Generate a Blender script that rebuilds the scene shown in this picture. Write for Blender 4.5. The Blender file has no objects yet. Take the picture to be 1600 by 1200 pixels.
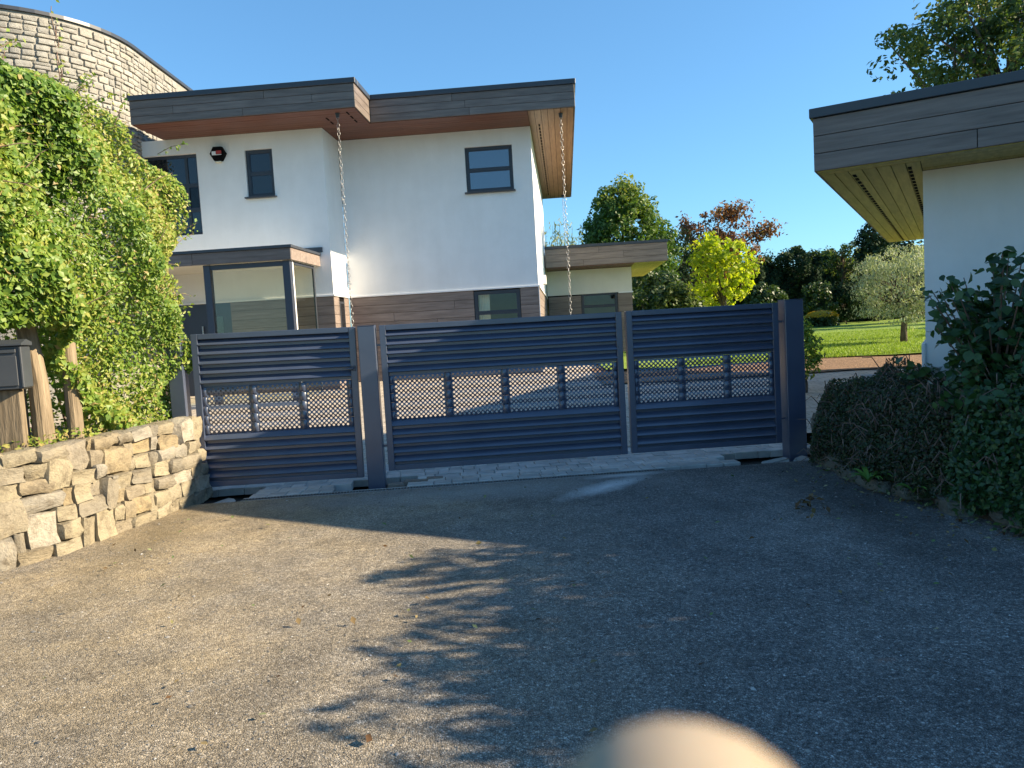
import bpy, math, random
import numpy as np
from mathutils import Vector, Matrix

rng = np.random.default_rng(7)
random.seed(7)
R = math.radians
scene = bpy.context.scene
COL = scene.collection

# ------------------------------------------------------------------ camera
F_PX, PITCH, ROLL, EYE = 1180.0, R(4.1), R(3.27), 1.72
fw = Vector((0, math.cos(PITCH), -math.sin(PITCH)))
r0 = Vector((1, 0, 0))
u0 = Vector((0, math.sin(PITCH), math.cos(PITCH)))
cu = u0 * math.cos(ROLL) + r0 * math.sin(ROLL)
cr = r0 * math.cos(ROLL) - u0 * math.sin(ROLL)
cam_d = bpy.data.cameras.new("camera")
cam = bpy.data.objects.new("camera", cam_d)
COL.objects.link(cam)
cam.matrix_world = Matrix(((cr.x, cu.x, -fw.x, 0), (cr.y, cu.y, -fw.y, 0), (cr.z, cu.z, -fw.z, EYE), (0, 0, 0, 1)))
cam_d.sensor_width = 36.0
cam_d.lens = F_PX / 1600 * 36
cam_d.clip_start = 0.01
cam_d.clip_end = 1000
cam_d.dof.use_dof = True
cam_d.dof.focus_distance = 9.0
cam_d.dof.aperture_fstop = 17
scene.camera = cam
CAMM = cam.matrix_world.copy()

# ------------------------------------------------------------------ sky, sun, exposure
SUN_EL, SUN_TH = R(26.0), R(-4.2)          # elevation, horizontal angle from +X
world = bpy.data.worlds.new("World")
scene.world = world
world.use_nodes = True
wn = world.node_tree
sky = wn.nodes.new("ShaderNodeTexSky")
sky.sky_type = 'NISHITA'
sky.sun_disc = False
sky.sun_elevation = SUN_EL
sky.sun_rotation = R(90) - SUN_TH
sky.altitude = 100
sky.air_density = 1.0
sky.dust_density = 0.3
sky.ozone_density = 3.0
tint = wn.nodes.new("ShaderNodeMix")
tint.data_type = 'RGBA'
tint.blend_type = 'MULTIPLY'
tint.inputs[0].default_value = 1.0
tint.inputs[7].default_value = (0.52, 0.86, 1.08, 1)   # deep clean autumn blue
gam = wn.nodes.new("ShaderNodeGamma")          # evens out the bright horizon band
gam.inputs[1].default_value = 0.75
wn.links.new(sky.outputs[0], gam.inputs[0])
wn.links.new(gam.outputs[0], tint.inputs[6])
wn.links.new(tint.outputs[2], wn.nodes["Background"].inputs[0])
wn.nodes["Background"].inputs[1].default_value = 0.12
sun_d = bpy.data.lights.new("sun", 'SUN')
sun_d.energy = 5.0
sun_d.angle = R(0.53)
sun_d.color = (1.0, 0.83, 0.58)
sun = bpy.data.objects.new("sun", sun_d)
COL.objects.link(sun)
sdir = Vector((math.cos(SUN_TH) * math.cos(SUN_EL), math.sin(SUN_TH) * math.cos(SUN_EL), math.sin(SUN_EL)))
sun.rotation_euler = (-sdir).to_track_quat('-Z', 'Y').to_euler()
vs = scene.view_settings
vs.view_transform = 'Standard'
vs.look = 'None'
vs.exposure = 1.38
vs.gamma = 1.0
vs.use_curve_mapping = False

# ------------------------------------------------------------------ material helpers
def newmat(name):
    m = bpy.data.materials.new(name)
    m.use_nodes = True
    nt = m.node_tree
    b = nt.nodes["Principled BSDF"]
    return m, nt, b

def N(nt, t, **kw):
    n = nt.nodes.new(t)
    for k, v in kw.items():
        if k.startswith('i_'):
            n.inputs[k[2:].replace('_', ' ')].default_value = v
        else:
            setattr(n, k, v)
    return n

def ramp(nt, stops, interp='LINEAR'):
    n = nt.nodes.new("ShaderNodeValToRGB")
    cr_ = n.color_ramp
    cr_.interpolation = interp
    while len(cr_.elements) < len(stops):
        cr_.elements.new(0.5)
    for e, (p, c) in zip(cr_.elements, stops):
        e.position = p
        e.color = (*c, 1) if len(c) == 3 else c
    return n

def mapping(nt, scale=(1, 1, 1), coord='Object', rot=(0, 0, 0)):
    tc = nt.nodes.new("ShaderNodeTexCoord")
    mp = nt.nodes.new("ShaderNodeMapping")
    mp.inputs['Scale'].default_value = scale
    mp.inputs['Rotation'].default_value = rot
    nt.links.new(tc.outputs[coord], mp.inputs[0])
    return mp.outputs[0]

def mixc(nt, fac, a, b, mode='MIX'):
    n = nt.nodes.new("ShaderNodeMix")
    n.data_type = 'RGBA'
    n.blend_type = mode
    for sock, v in ((n.inputs[0], fac), (n.inputs[6], a), (n.inputs[7], b)):
        if isinstance(v, (int, float)):
            sock.default_value = v
        elif isinstance(v, tuple):
            sock.default_value = (*v, 1) if len(v) == 3 else v
        else:
            nt.links.new(v, sock)
    return n.outputs[2]

def bump(nt, bsdf, height, strength=0.3, dist=0.01, prev=None):
    n = nt.nodes.new("ShaderNodeBump")
    n.inputs['Strength'].default_value = strength
    n.inputs['Distance'].default_value = dist
    nt.links.new(height, n.inputs['Height'])
    if prev is not None:
        nt.links.new(prev, n.inputs['Normal'])
    nt.links.new(n.outputs[0], bsdf.inputs['Normal'])
    return n.outputs[0]

def mat_noise(name, c1, c2, scale=6, rough=0.8, bscale=60, bstr=0.3, bdist=0.01, stretch=(1, 1, 1), spec=0.3, objrand=0.0, metallic=0.0, detail=6):
    m, nt, b = newmat(name)
    v = mapping(nt, stretch)
    n = N(nt, "ShaderNodeTexNoise", i_Scale=scale, i_Detail=detail, i_Roughness=0.6)
    nt.links.new(v, n.inputs['Vector'])
    rp = ramp(nt, [(0.3, c1), (0.7, c2)])
    nt.links.new(n.outputs[0], rp.inputs[0])
    col = rp.outputs[0]
    if objrand:
        oi = N(nt, "ShaderNodeObjectInfo")
        hs = N(nt, "ShaderNodeHueSaturation")
        ma = N(nt, "ShaderNodeMapRange")
        ma.inputs['To Min'].default_value = 1 - objrand
        ma.inputs['To Max'].default_value = 1 + objrand
        nt.links.new(oi.outputs['Random'], ma.inputs[0])
        nt.links.new(ma.outputs[0], hs.inputs['Value'])
        nt.links.new(col, hs.inputs['Color'])
        col = hs.outputs[0]
        # shift the pattern from piece to piece
        av = N(nt, "ShaderNodeVectorMath", operation='ADD')
        cx = N(nt, "ShaderNodeVectorMath", operation='SCALE')
        cx.inputs[0].default_value = (37, 17, 53)
        nt.links.new(oi.outputs['Random'], cx.inputs['Scale'])
        nt.links.new(v, av.inputs[0])
        nt.links.new(cx.outputs[0], av.inputs[1])
        nt.links.new(av.outputs[0], n.inputs['Vector'])
    nt.links.new(col, b.inputs['Base Color'])
    b.inputs['Roughness'].default_value = rough
    b.inputs['Specular IOR Level'].default_value = spec
    b.inputs['Metallic'].default_value = metallic
    if bstr:
        n2 = N(nt, "ShaderNodeTexNoise", i_Scale=bscale, i_Detail=6)
        nt.links.new(v, n2.inputs['Vector'])
        bump(nt, b, n2.outputs[0], bstr, bdist)
    return m

def mat_leaf(name, cols, trans=0.35, rough=0.5, spec=0.35):
    m, nt, b = newmat(name)
    at = N(nt, "ShaderNodeAttribute", attribute_name="tone")
    k = len(cols)
    rp = ramp(nt, [(i / (k - 1), c) for i, c in enumerate(cols)])
    nt.links.new(at.outputs['Fac'], rp.inputs[0])
    nt.links.new(rp.outputs[0], b.inputs['Base Color'])
    b.inputs['Roughness'].default_value = rough
    b.inputs['Specular IOR Level'].default_value = spec
    t = N(nt, "ShaderNodeBsdfTranslucent")
    br = mixc(nt, 1.0, rp.outputs[0], (1.5, 1.55, 0.7), 'MULTIPLY')
    nt.links.new(br, t.inputs[0])
    ms = N(nt, "ShaderNodeMixShader")
    ms.inputs[0].default_value = trans
    nt.links.new(b.outputs[0], ms.inputs[1])
    nt.links.new(t.outputs[0], ms.inputs[2])
    nt.links.new(ms.outputs[0], nt.nodes["Material Output"].inputs[0])
    return m

def mat_plain(name, c, rough=0.5, spec=0.5, metallic=0.0, bstr=0.0, bscale=80, var=0.12):
    return mat_noise(name, tuple(x * (1 - var) for x in c), tuple(min(1, x * (1 + var)) for x in c), 3, rough, bscale, bstr, 0.004, spec=spec, metallic=metallic)

# --- asphalt
def mat_asphalt():
    m, nt, b = newmat("asphalt")
    v = mapping(nt)
    vo = N(nt, "ShaderNodeTexVoronoi", i_Scale=95.0, i_Randomness=1.0)
    nt.links.new(v, vo.inputs['Vector'])
    vf = N(nt, "ShaderNodeTexVoronoi", i_Scale=95.0, feature='DISTANCE_TO_EDGE')
    nt.links.new(v, vf.inputs['Vector'])
    nb = N(nt, "ShaderNodeTexNoise", i_Scale=0.9, i_Detail=5, i_Roughness=0.65)
    nt.links.new(v, nb.inputs['Vector'])
    nm = N(nt, "ShaderNodeTexNoise", i_Scale=34, i_Detail=5, i_Roughness=0.75)
    nt.links.new(v, nm.inputs['Vector'])
    sep = N(nt, "ShaderNodeSeparateColor")
    nt.links.new(vo.outputs['Color'], sep.inputs[0])
    chip = ramp(nt, [(0.0, (0.2, 0.197, 0.193)), (0.5, (0.3, 0.293, 0.283)), (0.9, (0.42, 0.41, 0.395)), (1.0, (0.62, 0.61, 0.59))])
    nt.links.new(sep.outputs[0], chip.inputs[0])
    mott = ramp(nt, [(0.32, (0.5, 0.5, 0.51)), (0.68, (1.35, 1.32, 1.28))])
    nt.links.new(nm.outputs[0], mott.inputs[0])
    gapr = ramp(nt, [(0.02, (0.5, 0.49, 0.48)), (0.2, (1, 1, 1))])
    nt.links.new(vf.outputs['Distance'], gapr.inputs[0])
    mo2 = mixc(nt, 1.0, mott.outputs[0], gapr.outputs[0], 'MULTIPLY')
    c1 = mixc(nt, 1.0, chip.outputs[0], mo2, 'MULTIPLY')
    # sandy dust on the left half, its colour lightened and warmed as sunlight
    sx = N(nt, "ShaderNodeSeparateXYZ")
    nt.links.new(v, sx.inputs[0])
    mx = N(nt, "ShaderNodeMapRange")
    mx.inputs['From Min'].default_value = 1.2
    mx.inputs['From Max'].default_value = -2.6
    nt.links.new(sx.outputs[0], mx.inputs[0])
    ad = N(nt, "ShaderNodeMath", operation='MULTIPLY')
    rb = ramp(nt, [(0.3, (0.25, 0.25, 0.25)), (0.68, (1, 1, 1))])
    nt.links.new(nb.outputs[0], rb.inputs[0])
    nt.links.new(mx.outputs[0], ad.inputs[0])
    nt.links.new(rb.outputs[0], ad.inputs[1])
    m3 = N(nt, "ShaderNodeMath", operation='MULTIPLY')
    m3.inputs[1].default_value = 0.85
    nt.links.new(ad.outputs[0], m3.inputs[0])
    dust_sun = mixc(nt, 1.0, (0.68, 0.545, 0.335), mo2, 'MULTIPLY')
    c2 = mixc(nt, m3.outputs[0], c1, dust_sun)
    # pale cement dust along the drain, with a swept streak
    def blob(cx, cy, rx, ry, ang, amount, colr, prev):
        mp = N(nt, "ShaderNodeMapping", vector_type='TEXTURE')
        mp.inputs['Location'].default_value = (cx, cy, 0)
        mp.inputs['Rotation'].default_value = (0, 0, ang)
        mp.inputs['Scale'].default_value = (rx, ry, 1)
        nt.links.new(v, mp.inputs[0])
        ln = N(nt, "ShaderNodeVectorMath", operation='LENGTH')
        nt.links.new(mp.outputs[0], ln.inputs[0])
        nz = N(nt, "ShaderNodeTexNoise", i_Scale=3.5, i_Detail=6, i_Roughness=0.7)
        nt.links.new(v, nz.inputs['Vector'])
        sm = N(nt, "ShaderNodeMath", operation='ADD')
        nt.links.new(ln.outputs['Value'], sm.inputs[0])
        nt.links.new(nz.outputs[0], sm.inputs[1])
        rr = ramp(nt, [(0.35, (amount,) * 3), (1.0, (0, 0, 0))])
        hf = N(nt, "ShaderNodeMath", operation='MULTIPLY')
        hf.inputs[1].default_value = 0.62
        nt.links.new(sm.outputs[0], hf.inputs[0])
        nt.links.new(hf.outputs[0], rr.inputs[0])
        return mixc(nt, rr.outputs[0], prev, colr)
    # broad wear: two paler wheel tracks, patches and darker ground
    nl = N(nt, "ShaderNodeTexNoise", i_Scale=0.55, i_Detail=4, i_Roughness=0.6, i_Distortion=0.6)
    nt.links.new(v, nl.inputs['Vector'])
    rl = ramp(nt, [(0.3, (0.62, 0.62, 0.63)), (0.5, (0.95, 0.95, 0.95)), (0.72, (1.25, 1.23, 1.2))])
    nt.links.new(nl.outputs[0], rl.inputs[0])
    c2 = mixc(nt, 0.85, c2, mixc(nt, 1.0, c2, rl.outputs[0], 'MULTIPLY'))
    ns_ = N(nt, "ShaderNodeTexNoise", i_Scale=4.5, i_Detail=6, i_Roughness=0.7)
    nt.links.new(v, ns_.inputs['Vector'])
    rs_ = ramp(nt, [(0.33, (0.72, 0.71, 0.7)), (0.6, (1.12, 1.11, 1.1))])
    nt.links.new(ns_.outputs[0], rs_.inputs[0])
    c2 = mixc(nt, 0.8, c2, mixc(nt, 1.0, c2, rs_.outputs[0], 'MULTIPLY'))
    c2 = blob(-0.4, 8.1, 2.3, 0.55, 0.06, 0.7, (0.42, 0.41, 0.39), c2)
    c2 = blob(0.95, 7.95, 0.75, 0.2, 0.75, 1.0, (0.8, 0.8, 0.8), c2)
    c2 = blob(1.25, 8.5, 0.5, 0.12, 0.1, 0.95, (0.75, 0.75, 0.75), c2)
    c2 = blob(-3.4, 7.0, 0.5, 2.2, 0.15, 0.7, (0.2, 0.155, 0.085), c2)
    c2 = blob(3.0, 6.6, 0.55, 2.6, -0.05, 0.75, (0.05, 0.047, 0.04), c2)  # darker strip along the right kerb
    nt.links.new(c2, b.inputs['Base Color'])
    b.inputs['Roughness'].default_value = 0.85
    b.inputs['Specular IOR Level'].default_value = 0.35
    er = ramp(nt, [(0.0, (0, 0, 0)), (0.25, (1, 1, 1))])
    nt.links.new(vf.outputs['Distance'], er.inputs[0])
    hm = N(nt, "ShaderNodeMath", operation='MULTIPLY')
    nt.links.new(er.outputs[0], hm.inputs[0])
    nt.links.new(sep.outputs[1], hm.inputs[1])
    p1 = bump(nt, b, hm.outputs[0], 0.9, 0.012)
    bump(nt, b, nm.outputs[0], 0.55, 0.022, p1)
    return m

def mat_glass_reflect(name, tint, ior=1.9):
    m, nt, b = newmat(name)
    b.inputs['Base Color'].default_value = (*tint, 1)
    b.inputs['Roughness'].default_value = 0.03
    b.inputs['IOR'].default_value = ior
    b.inputs['Specular IOR Level'].default_value = 0.6
    return m

def mat_glass(name, tint=(0.93, 0.97, 0.88), refl=0.1):
    m, nt, b = newmat(name)
    nt.nodes.remove(b)
    t = N(nt, "ShaderNodeBsdfTransparent")
    t.inputs[0].default_value = (*tint, 1)
    g = N(nt, "ShaderNodeBsdfGlossy")
    g.inputs['Roughness'].default_value = 0.02
    ms = N(nt, "ShaderNodeMixShader")
    ms.inputs[0].default_value = refl
    nt.links.new(t.outputs[0], ms.inputs[1])
    nt.links.new(g.outputs[0], ms.inputs[2])
    nt.links.new(ms.outputs[0], nt.nodes["Material Output"].inputs[0])
    return m

def mat_paving(name, c, mortar, sx=4.0, sy=7.0):
    m, nt, b = newmat(name)
    v = mapping(nt)
    br = N(nt, "ShaderNodeTexBrick", i_Scale=1.0)
    br.inputs['Brick Width'].default_value = 1 / sx
    br.inputs['Row Height'].default_value = 1 / sy
    br.inputs['Mortar Size'].default_value = 0.006
    br.inputs['Color1'].default_value = (*c, 1)
    br.inputs['Color2'].default_value = (c[0] * .8, c[1] * .8, c[2] * .8, 1)
    br.inputs['Mortar'].default_value = (*mortar, 1)
    nt.links.new(v, br.inputs['Vector'])
    n = N(nt, "ShaderNodeTexNoise", i_Scale=8, i_Detail=6)
    nt.links.new(v, n.inputs['Vector'])
    rp = ramp(nt, [(0.3, (0.8, 0.8, 0.8)), (0.7, (1.15, 1.12, 1.08))])
    nt.links.new(n.outputs[0], rp.inputs[0])
    nt.links.new(mixc(nt, 1.0, br.outputs[0], rp.outputs[0], 'MULTIPLY'), b.inputs['Base Color'])
    b.inputs['Roughness'].default_value = 0.85
    return m

def mat_wood(name, c1, c2, rough=0.6, axis=0, objrand=0.12, spec=0.35):
    st = [9, 9, 9]
    st[axis] = 0.7
    return mat_noise(name, c1, c2, 2.2, rough, 9, 0.25, 0.004, tuple(st), spec, objrand)

M = {}
M['asphalt'] = mat_asphalt()
M['soil'] = mat_noise("soil", (0.05, 0.034, 0.022), (0.13, 0.09, 0.06), 9, 0.95, 30, 0.8, 0.03)
M['pit'] = mat_noise("dark_earth", (0.018, 0.014, 0.012), (0.05, 0.04, 0.03), 14, 0.95, 30, 0.8, 0.03)  # darker than the bank soil
M['mulch'] = mat_noise("bark_mulch", (0.12, 0.075, 0.045), (0.33, 0.21, 0.13), 22, 0.95, 40, 0.9, 0.03)
M['lawn'] = mat_noise("lawn", (0.14, 0.23, 0.024), (0.23, 0.31, 0.04), 3.0, 0.9, 90, 0.5, 0.03, stretch=(1, 2.5, 1))
M['field'] = mat_noise("rough_grass", (0.05, 0.075, 0.02), (0.1, 0.12, 0.04), 2.0, 0.95, 30, 0.6, 0.03)
M['yard'] = mat_paving("yard_paving", (0.5, 0.44, 0.37), (0.2, 0.17, 0.13))
M['paver'] = mat_noise("paver", (0.36, 0.355, 0.345), (0.52, 0.51, 0.49), 7, 0.88, 70, 0.4, 0.006, objrand=0.13)
M['paver_edge'] = mat_noise("loose_paver", (0.15, 0.13, 0.11), (0.24, 0.21, 0.18), 9, 0.9, 60, 0.5, 0.006, objrand=0.12)
def mat_render(name, c1, c2):
    m = mat_noise(name, c1, c2, 1.6, 0.85, 140, 0.2, 0.004, spec=0.2)
    nt = m.node_tree
    b_ = nt.nodes["Principled BSDF"]
    src = b_.inputs['Base Color'].links[0].from_socket
    v = mapping(nt, (2.2, 2.2, 0.5))
    n_ = N(nt, "ShaderNodeTexNoise", i_Scale=1.5, i_Detail=5, i_Roughness=0.6)
    nt.links.new(v, n_.inputs['Vector'])
    rp_ = ramp(nt, [(0.4, (0.88, 0.87, 0.85)), (0.6, (1, 1, 1))])
    nt.links.new(n_.outputs[0], rp_.inputs[0])
    nt.links.new(mixc(nt, 0.22, src, mixc(nt, 1.0, src, rp_.outputs[0], 'MULTIPLY')), b_.inputs['Base Color'])
    return m
M['render'] = mat_render("white_render", (0.78, 0.775, 0.76), (0.85, 0.845, 0.83))
M['cream'] = mat_render("cream_render", (0.7, 0.68, 0.62), (0.77, 0.75, 0.69))
M['trim'] = mat_plain("white_trim", (0.8, 0.8, 0.8), 0.4, 0.4, var=0.03)
M['plank'] = mat_wood("grey_timber", (0.115, 0.092, 0.082), (0.215, 0.175, 0.155), 0.55, 0)
M['plank_y'] = mat_wood("grey_timber_side", (0.115, 0.092, 0.082), (0.215, 0.175, 0.155), 0.55, 1)
M['clad'] = mat_wood("cladding_timber", (0.16, 0.125, 0.108), (0.28, 0.225, 0.195), 0.6, 0)
M['soffit'] = mat_wood("soffit_timber", (0.12, 0.045, 0.03), (0.2, 0.085, 0.055), 0.5, 0, 0.1)
M['soffit_y'] = mat_wood("soffit_timber_bounce", (0.19, 0.1, 0.06), (0.31, 0.185, 0.115), 0.45, 1, 0.1)  # front soffit timber in a lighter tone, ground bounce painted in
M['soffit_g'] = mat_wood("soffit_timber_lawn_bounce", (0.32, 0.27, 0.07), (0.5, 0.43, 0.13), 0.5, 1, 0.12)  # yellow of light bounced off the lawn is put into the timber colour
M['anth'] = mat_plain("anthracite_paint", (0.034, 0.042, 0.064), 0.38, 0.5, var=0.08)
M['gate'] = mat_noise("gate_paint", (0.045, 0.06, 0.105), (0.064, 0.082, 0.132), 2.5, 0.3, 120, 0.05, 0.002, spec=1.0)
M['frame'] = mat_plain("window_frame_paint", (0.03, 0.035, 0.046), 0.4, 0.5, var=0.05)
M['roofcap'] = mat_plain("roof_trim_metal", (0.04, 0.045, 0.056), 0.4, 0.5, var=0.08)
M['black'] = mat_plain("black_void", (0.006, 0.006, 0.006), 0.9, 0.1)
M['glass_sky'] = mat_glass_reflect("sky_tinted_glass", (0.02, 0.045, 0.1), 2.2)  # blue base colour stands in for the reflected sky
M['glass_dark'] = mat_glass_reflect("dark_glass", (0.012, 0.014, 0.017), 1.55)
M['glass'] = mat_glass("clear_glass", (0.96, 0.97, 0.9), refl=0.04)
M['curtain'] = mat_noise("curtain", (0.62, 0.6, 0.55), (0.75, 0.73, 0.68), 8, 0.9, 30, 0.1)
M['room'] = mat_noise("room_wall", (0.3, 0.25, 0.14), (0.42, 0.36, 0.22), 1.5, 0.9, 30, 0.1)
M['steel'] = mat_plain("chain_steel", (0.42, 0.41, 0.4), 0.4, 0.5, metallic=0.85)
M['stone'] = None
M['mailbox'] = mat_plain("mailbox_paint", (0.05, 0.056, 0.066), 0.45, 0.4, bstr=0.08, bscale=200)
M['log'] = mat_noise("log_post", (0.13, 0.1, 0.065), (0.3, 0.235, 0.16), 3, 0.9, 12, 0.6, 0.01, (8, 8, 0.8), objrand=0.15)
M['bark'] = mat_noise("bark", (0.06, 0.045, 0.033), (0.15, 0.12, 0.09), 6, 0.95, 18, 0.8, 0.03, (3, 3, 0.6))
M['twig'] = mat_noise("twig", (0.09, 0.055, 0.045), (0.26, 0.18, 0.14), 6, 0.9, 18, 0.3)
M['concrete'] = mat_noise("concrete", (0.3, 0.3, 0.29), (0.44, 0.43, 0.41), 4, 0.9, 60, 0.4, 0.006)
M['grate'] = mat_plain("drain_grate", (0.09, 0.085, 0.08), 0.6, 0.4)
M['mortar'] = mat_noise("mortar", (0.24, 0.228, 0.205), (0.31, 0.295, 0.265), 12, 0.95, 60, 0.5, 0.01)
M['red'] = mat_plain("print_red", (0.45, 0.04, 0.03), 0.5)
M['amber'] = mat_plain("beacon_lens", (0.6, 0.55, 0.42), 0.3)

def mat_stone(name, stops, bdist=0.02, stain=(0.13, 0.105, 0.075)):
    m, nt, b = newmat(name)
    v = mapping(nt)
    oi = N(nt, "ShaderNodeObjectInfo")
    rp = ramp(nt, stops, 'CONSTANT')
    rp.color_ramp.interpolation = 'LINEAR'
    nt.links.new(oi.outputs['Random'], rp.inputs[0])
    cx = N(nt, "ShaderNodeVectorMath", operation='SCALE')
    cx.inputs[0].default_value = (37, 17, 53)
    nt.links.new(oi.outputs['Random'], cx.inputs['Scale'])
    av = N(nt, "ShaderNodeVectorMath", operation='ADD')
    nt.links.new(v, av.inputs[0])
    nt.links.new(cx.outputs[0], av.inputs[1])
    n = N(nt, "ShaderNodeTexNoise", i_Scale=2.2, i_Detail=8, i_Roughness=0.7)
    nt.links.new(av.outputs[0], n.inputs['Vector'])
    r2 = ramp(nt, [(0.28, (0.6, 0.58, 0.56)), (0.5, (1, 1, 1)), (0.75, (1.2, 1.15, 1.05))])
    nt.links.new(n.outputs[0], r2.inputs[0])
    base_c = mixc(nt, 1.0, rp.outputs[0], r2.outputs[0], 'MULTIPLY')
    geo = N(nt, "ShaderNodeNewGeometry")
    nw = N(nt, "ShaderNodeTexNoise", i_Scale=7.0, i_Detail=7, i_Roughness=0.75)
    nt.links.new(geo.outputs['Position'], nw.inputs['Vector'])
    rw = ramp(nt, [(0.5, (0, 0, 0)), (0.68, (0.75, 0.75, 0.75))])
    nt.links.new(nw.outputs[0], rw.inputs[0])
    base_c = mixc(nt, rw.outputs[0], base_c, stain)
    nt.links.new(base_c, b.inputs['Base Color'])
    n3 = N(nt, "ShaderNodeTexNoise", i_Scale=7, i_Detail=10, i_Roughness=0.72)
    nt.links.new(av.outputs[0], n3.inputs['Vector'])
    bump(nt, b, n3.outputs[0], 0.8, bdist)
    b.inputs['Roughness'].default_value = 0.92
    b.inputs['Specular IOR Level'].default_value = 0.2
    return m
M['stone'] = mat_stone("wall_stone", [(0, (0.31, 0.27, 0.195)), (0.25, (0.36, 0.315, 0.225)), (0.45, (0.27, 0.24, 0.195)), (0.6, (0.35, 0.28, 0.17)), (0.8, (0.24, 0.225, 0.195)), (1, (0.44, 0.4, 0.33))], 0.04)
M['tower_stone'] = mat_stone("tower_stone", [(0, (0.32, 0.308, 0.285)), (0.3, (0.37, 0.358, 0.33)), (0.55, (0.28, 0.272, 0.255)), (0.8, (0.345, 0.325, 0.285)), (1, (0.42, 0.405, 0.37))], 0.03, (0.2, 0.185, 0.16))
M['kerb_stone'] = mat_stone("kerb_stone", [(0, (0.12, 0.115, 0.09)), (0.5, (0.17, 0.16, 0.125)), (1, (0.22, 0.21, 0.18))], 0.04)

# ------------------------------------------------------------------ object helpers
def prop(o, label=None, cat=None, group=None, kind=None):
    if label: o['label'] = label
    if cat: o['category'] = cat
    if group: o['group'] = group
    if kind: o['kind'] = kind
    return o

def mesh_obj(name, verts, faces, mat, parent=None, smooth=False, attr=None, loc=None):
    me = bpy.data.meshes.new(name)
    if isinstance(verts, np.ndarray) and isinstance(faces, np.ndarray):
        nv, nf, k = len(verts), len(faces), faces.shape[1]
        me.vertices.add(nv)
        me.vertices.foreach_set("co", verts.astype(np.float32).ravel())
        me.loops.add(nf * k)
        me.loops.foreach_set("vertex_index", faces.astype(np.int32).ravel())
        me.polygons.add(nf)
        me.polygons.foreach_set("loop_start", np.arange(0, nf * k, k, dtype=np.int32))
        me.update(calc_edges=True)
    else:
        me.from_pydata([tuple(v) for v in verts], [], [tuple(f_) for f_ in faces])
        me.update()
    if attr is not None:
        a = me.attributes.new("tone", 'FLOAT', 'FACE')
        a.data.foreach_set("value", np.asarray(attr, dtype=np.float32))
    if smooth:
        me.polygons.foreach_set("use_smooth", np.ones(len(me.polygons), dtype=bool))
    me.materials.append(mat)
    o = bpy.data.objects.new(name, me)
    COL.objects.link(o)
    if parent is not None: o.parent = parent
    if loc is not None: o.location = loc
    return o

def link_copy(name, me, parent=None, loc=(0, 0, 0), rot=(0, 0, 0), scl=(1, 1, 1)):
    o = bpy.data.objects.new(name, me)
    COL.objects.link(o)
    if parent is not None: o.parent = parent
    o.location = loc
    o.rotation_euler = rot
    o.scale = scl
    return o

def empty(name, loc, rz=0.0):
    o = bpy.data.objects.new(name, None)
    COL.objects.link(o)
    o.location = loc
    o.rotation_euler = (0, 0, rz)
    o.empty_display_size = 0.2
    return o

def copy_tree(o, parent=None):
    c = o.copy()
    COL.objects.link(c)
    c.parent = parent
    for ch in list(o.children):
        copy_tree(ch, c)
    return c

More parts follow.
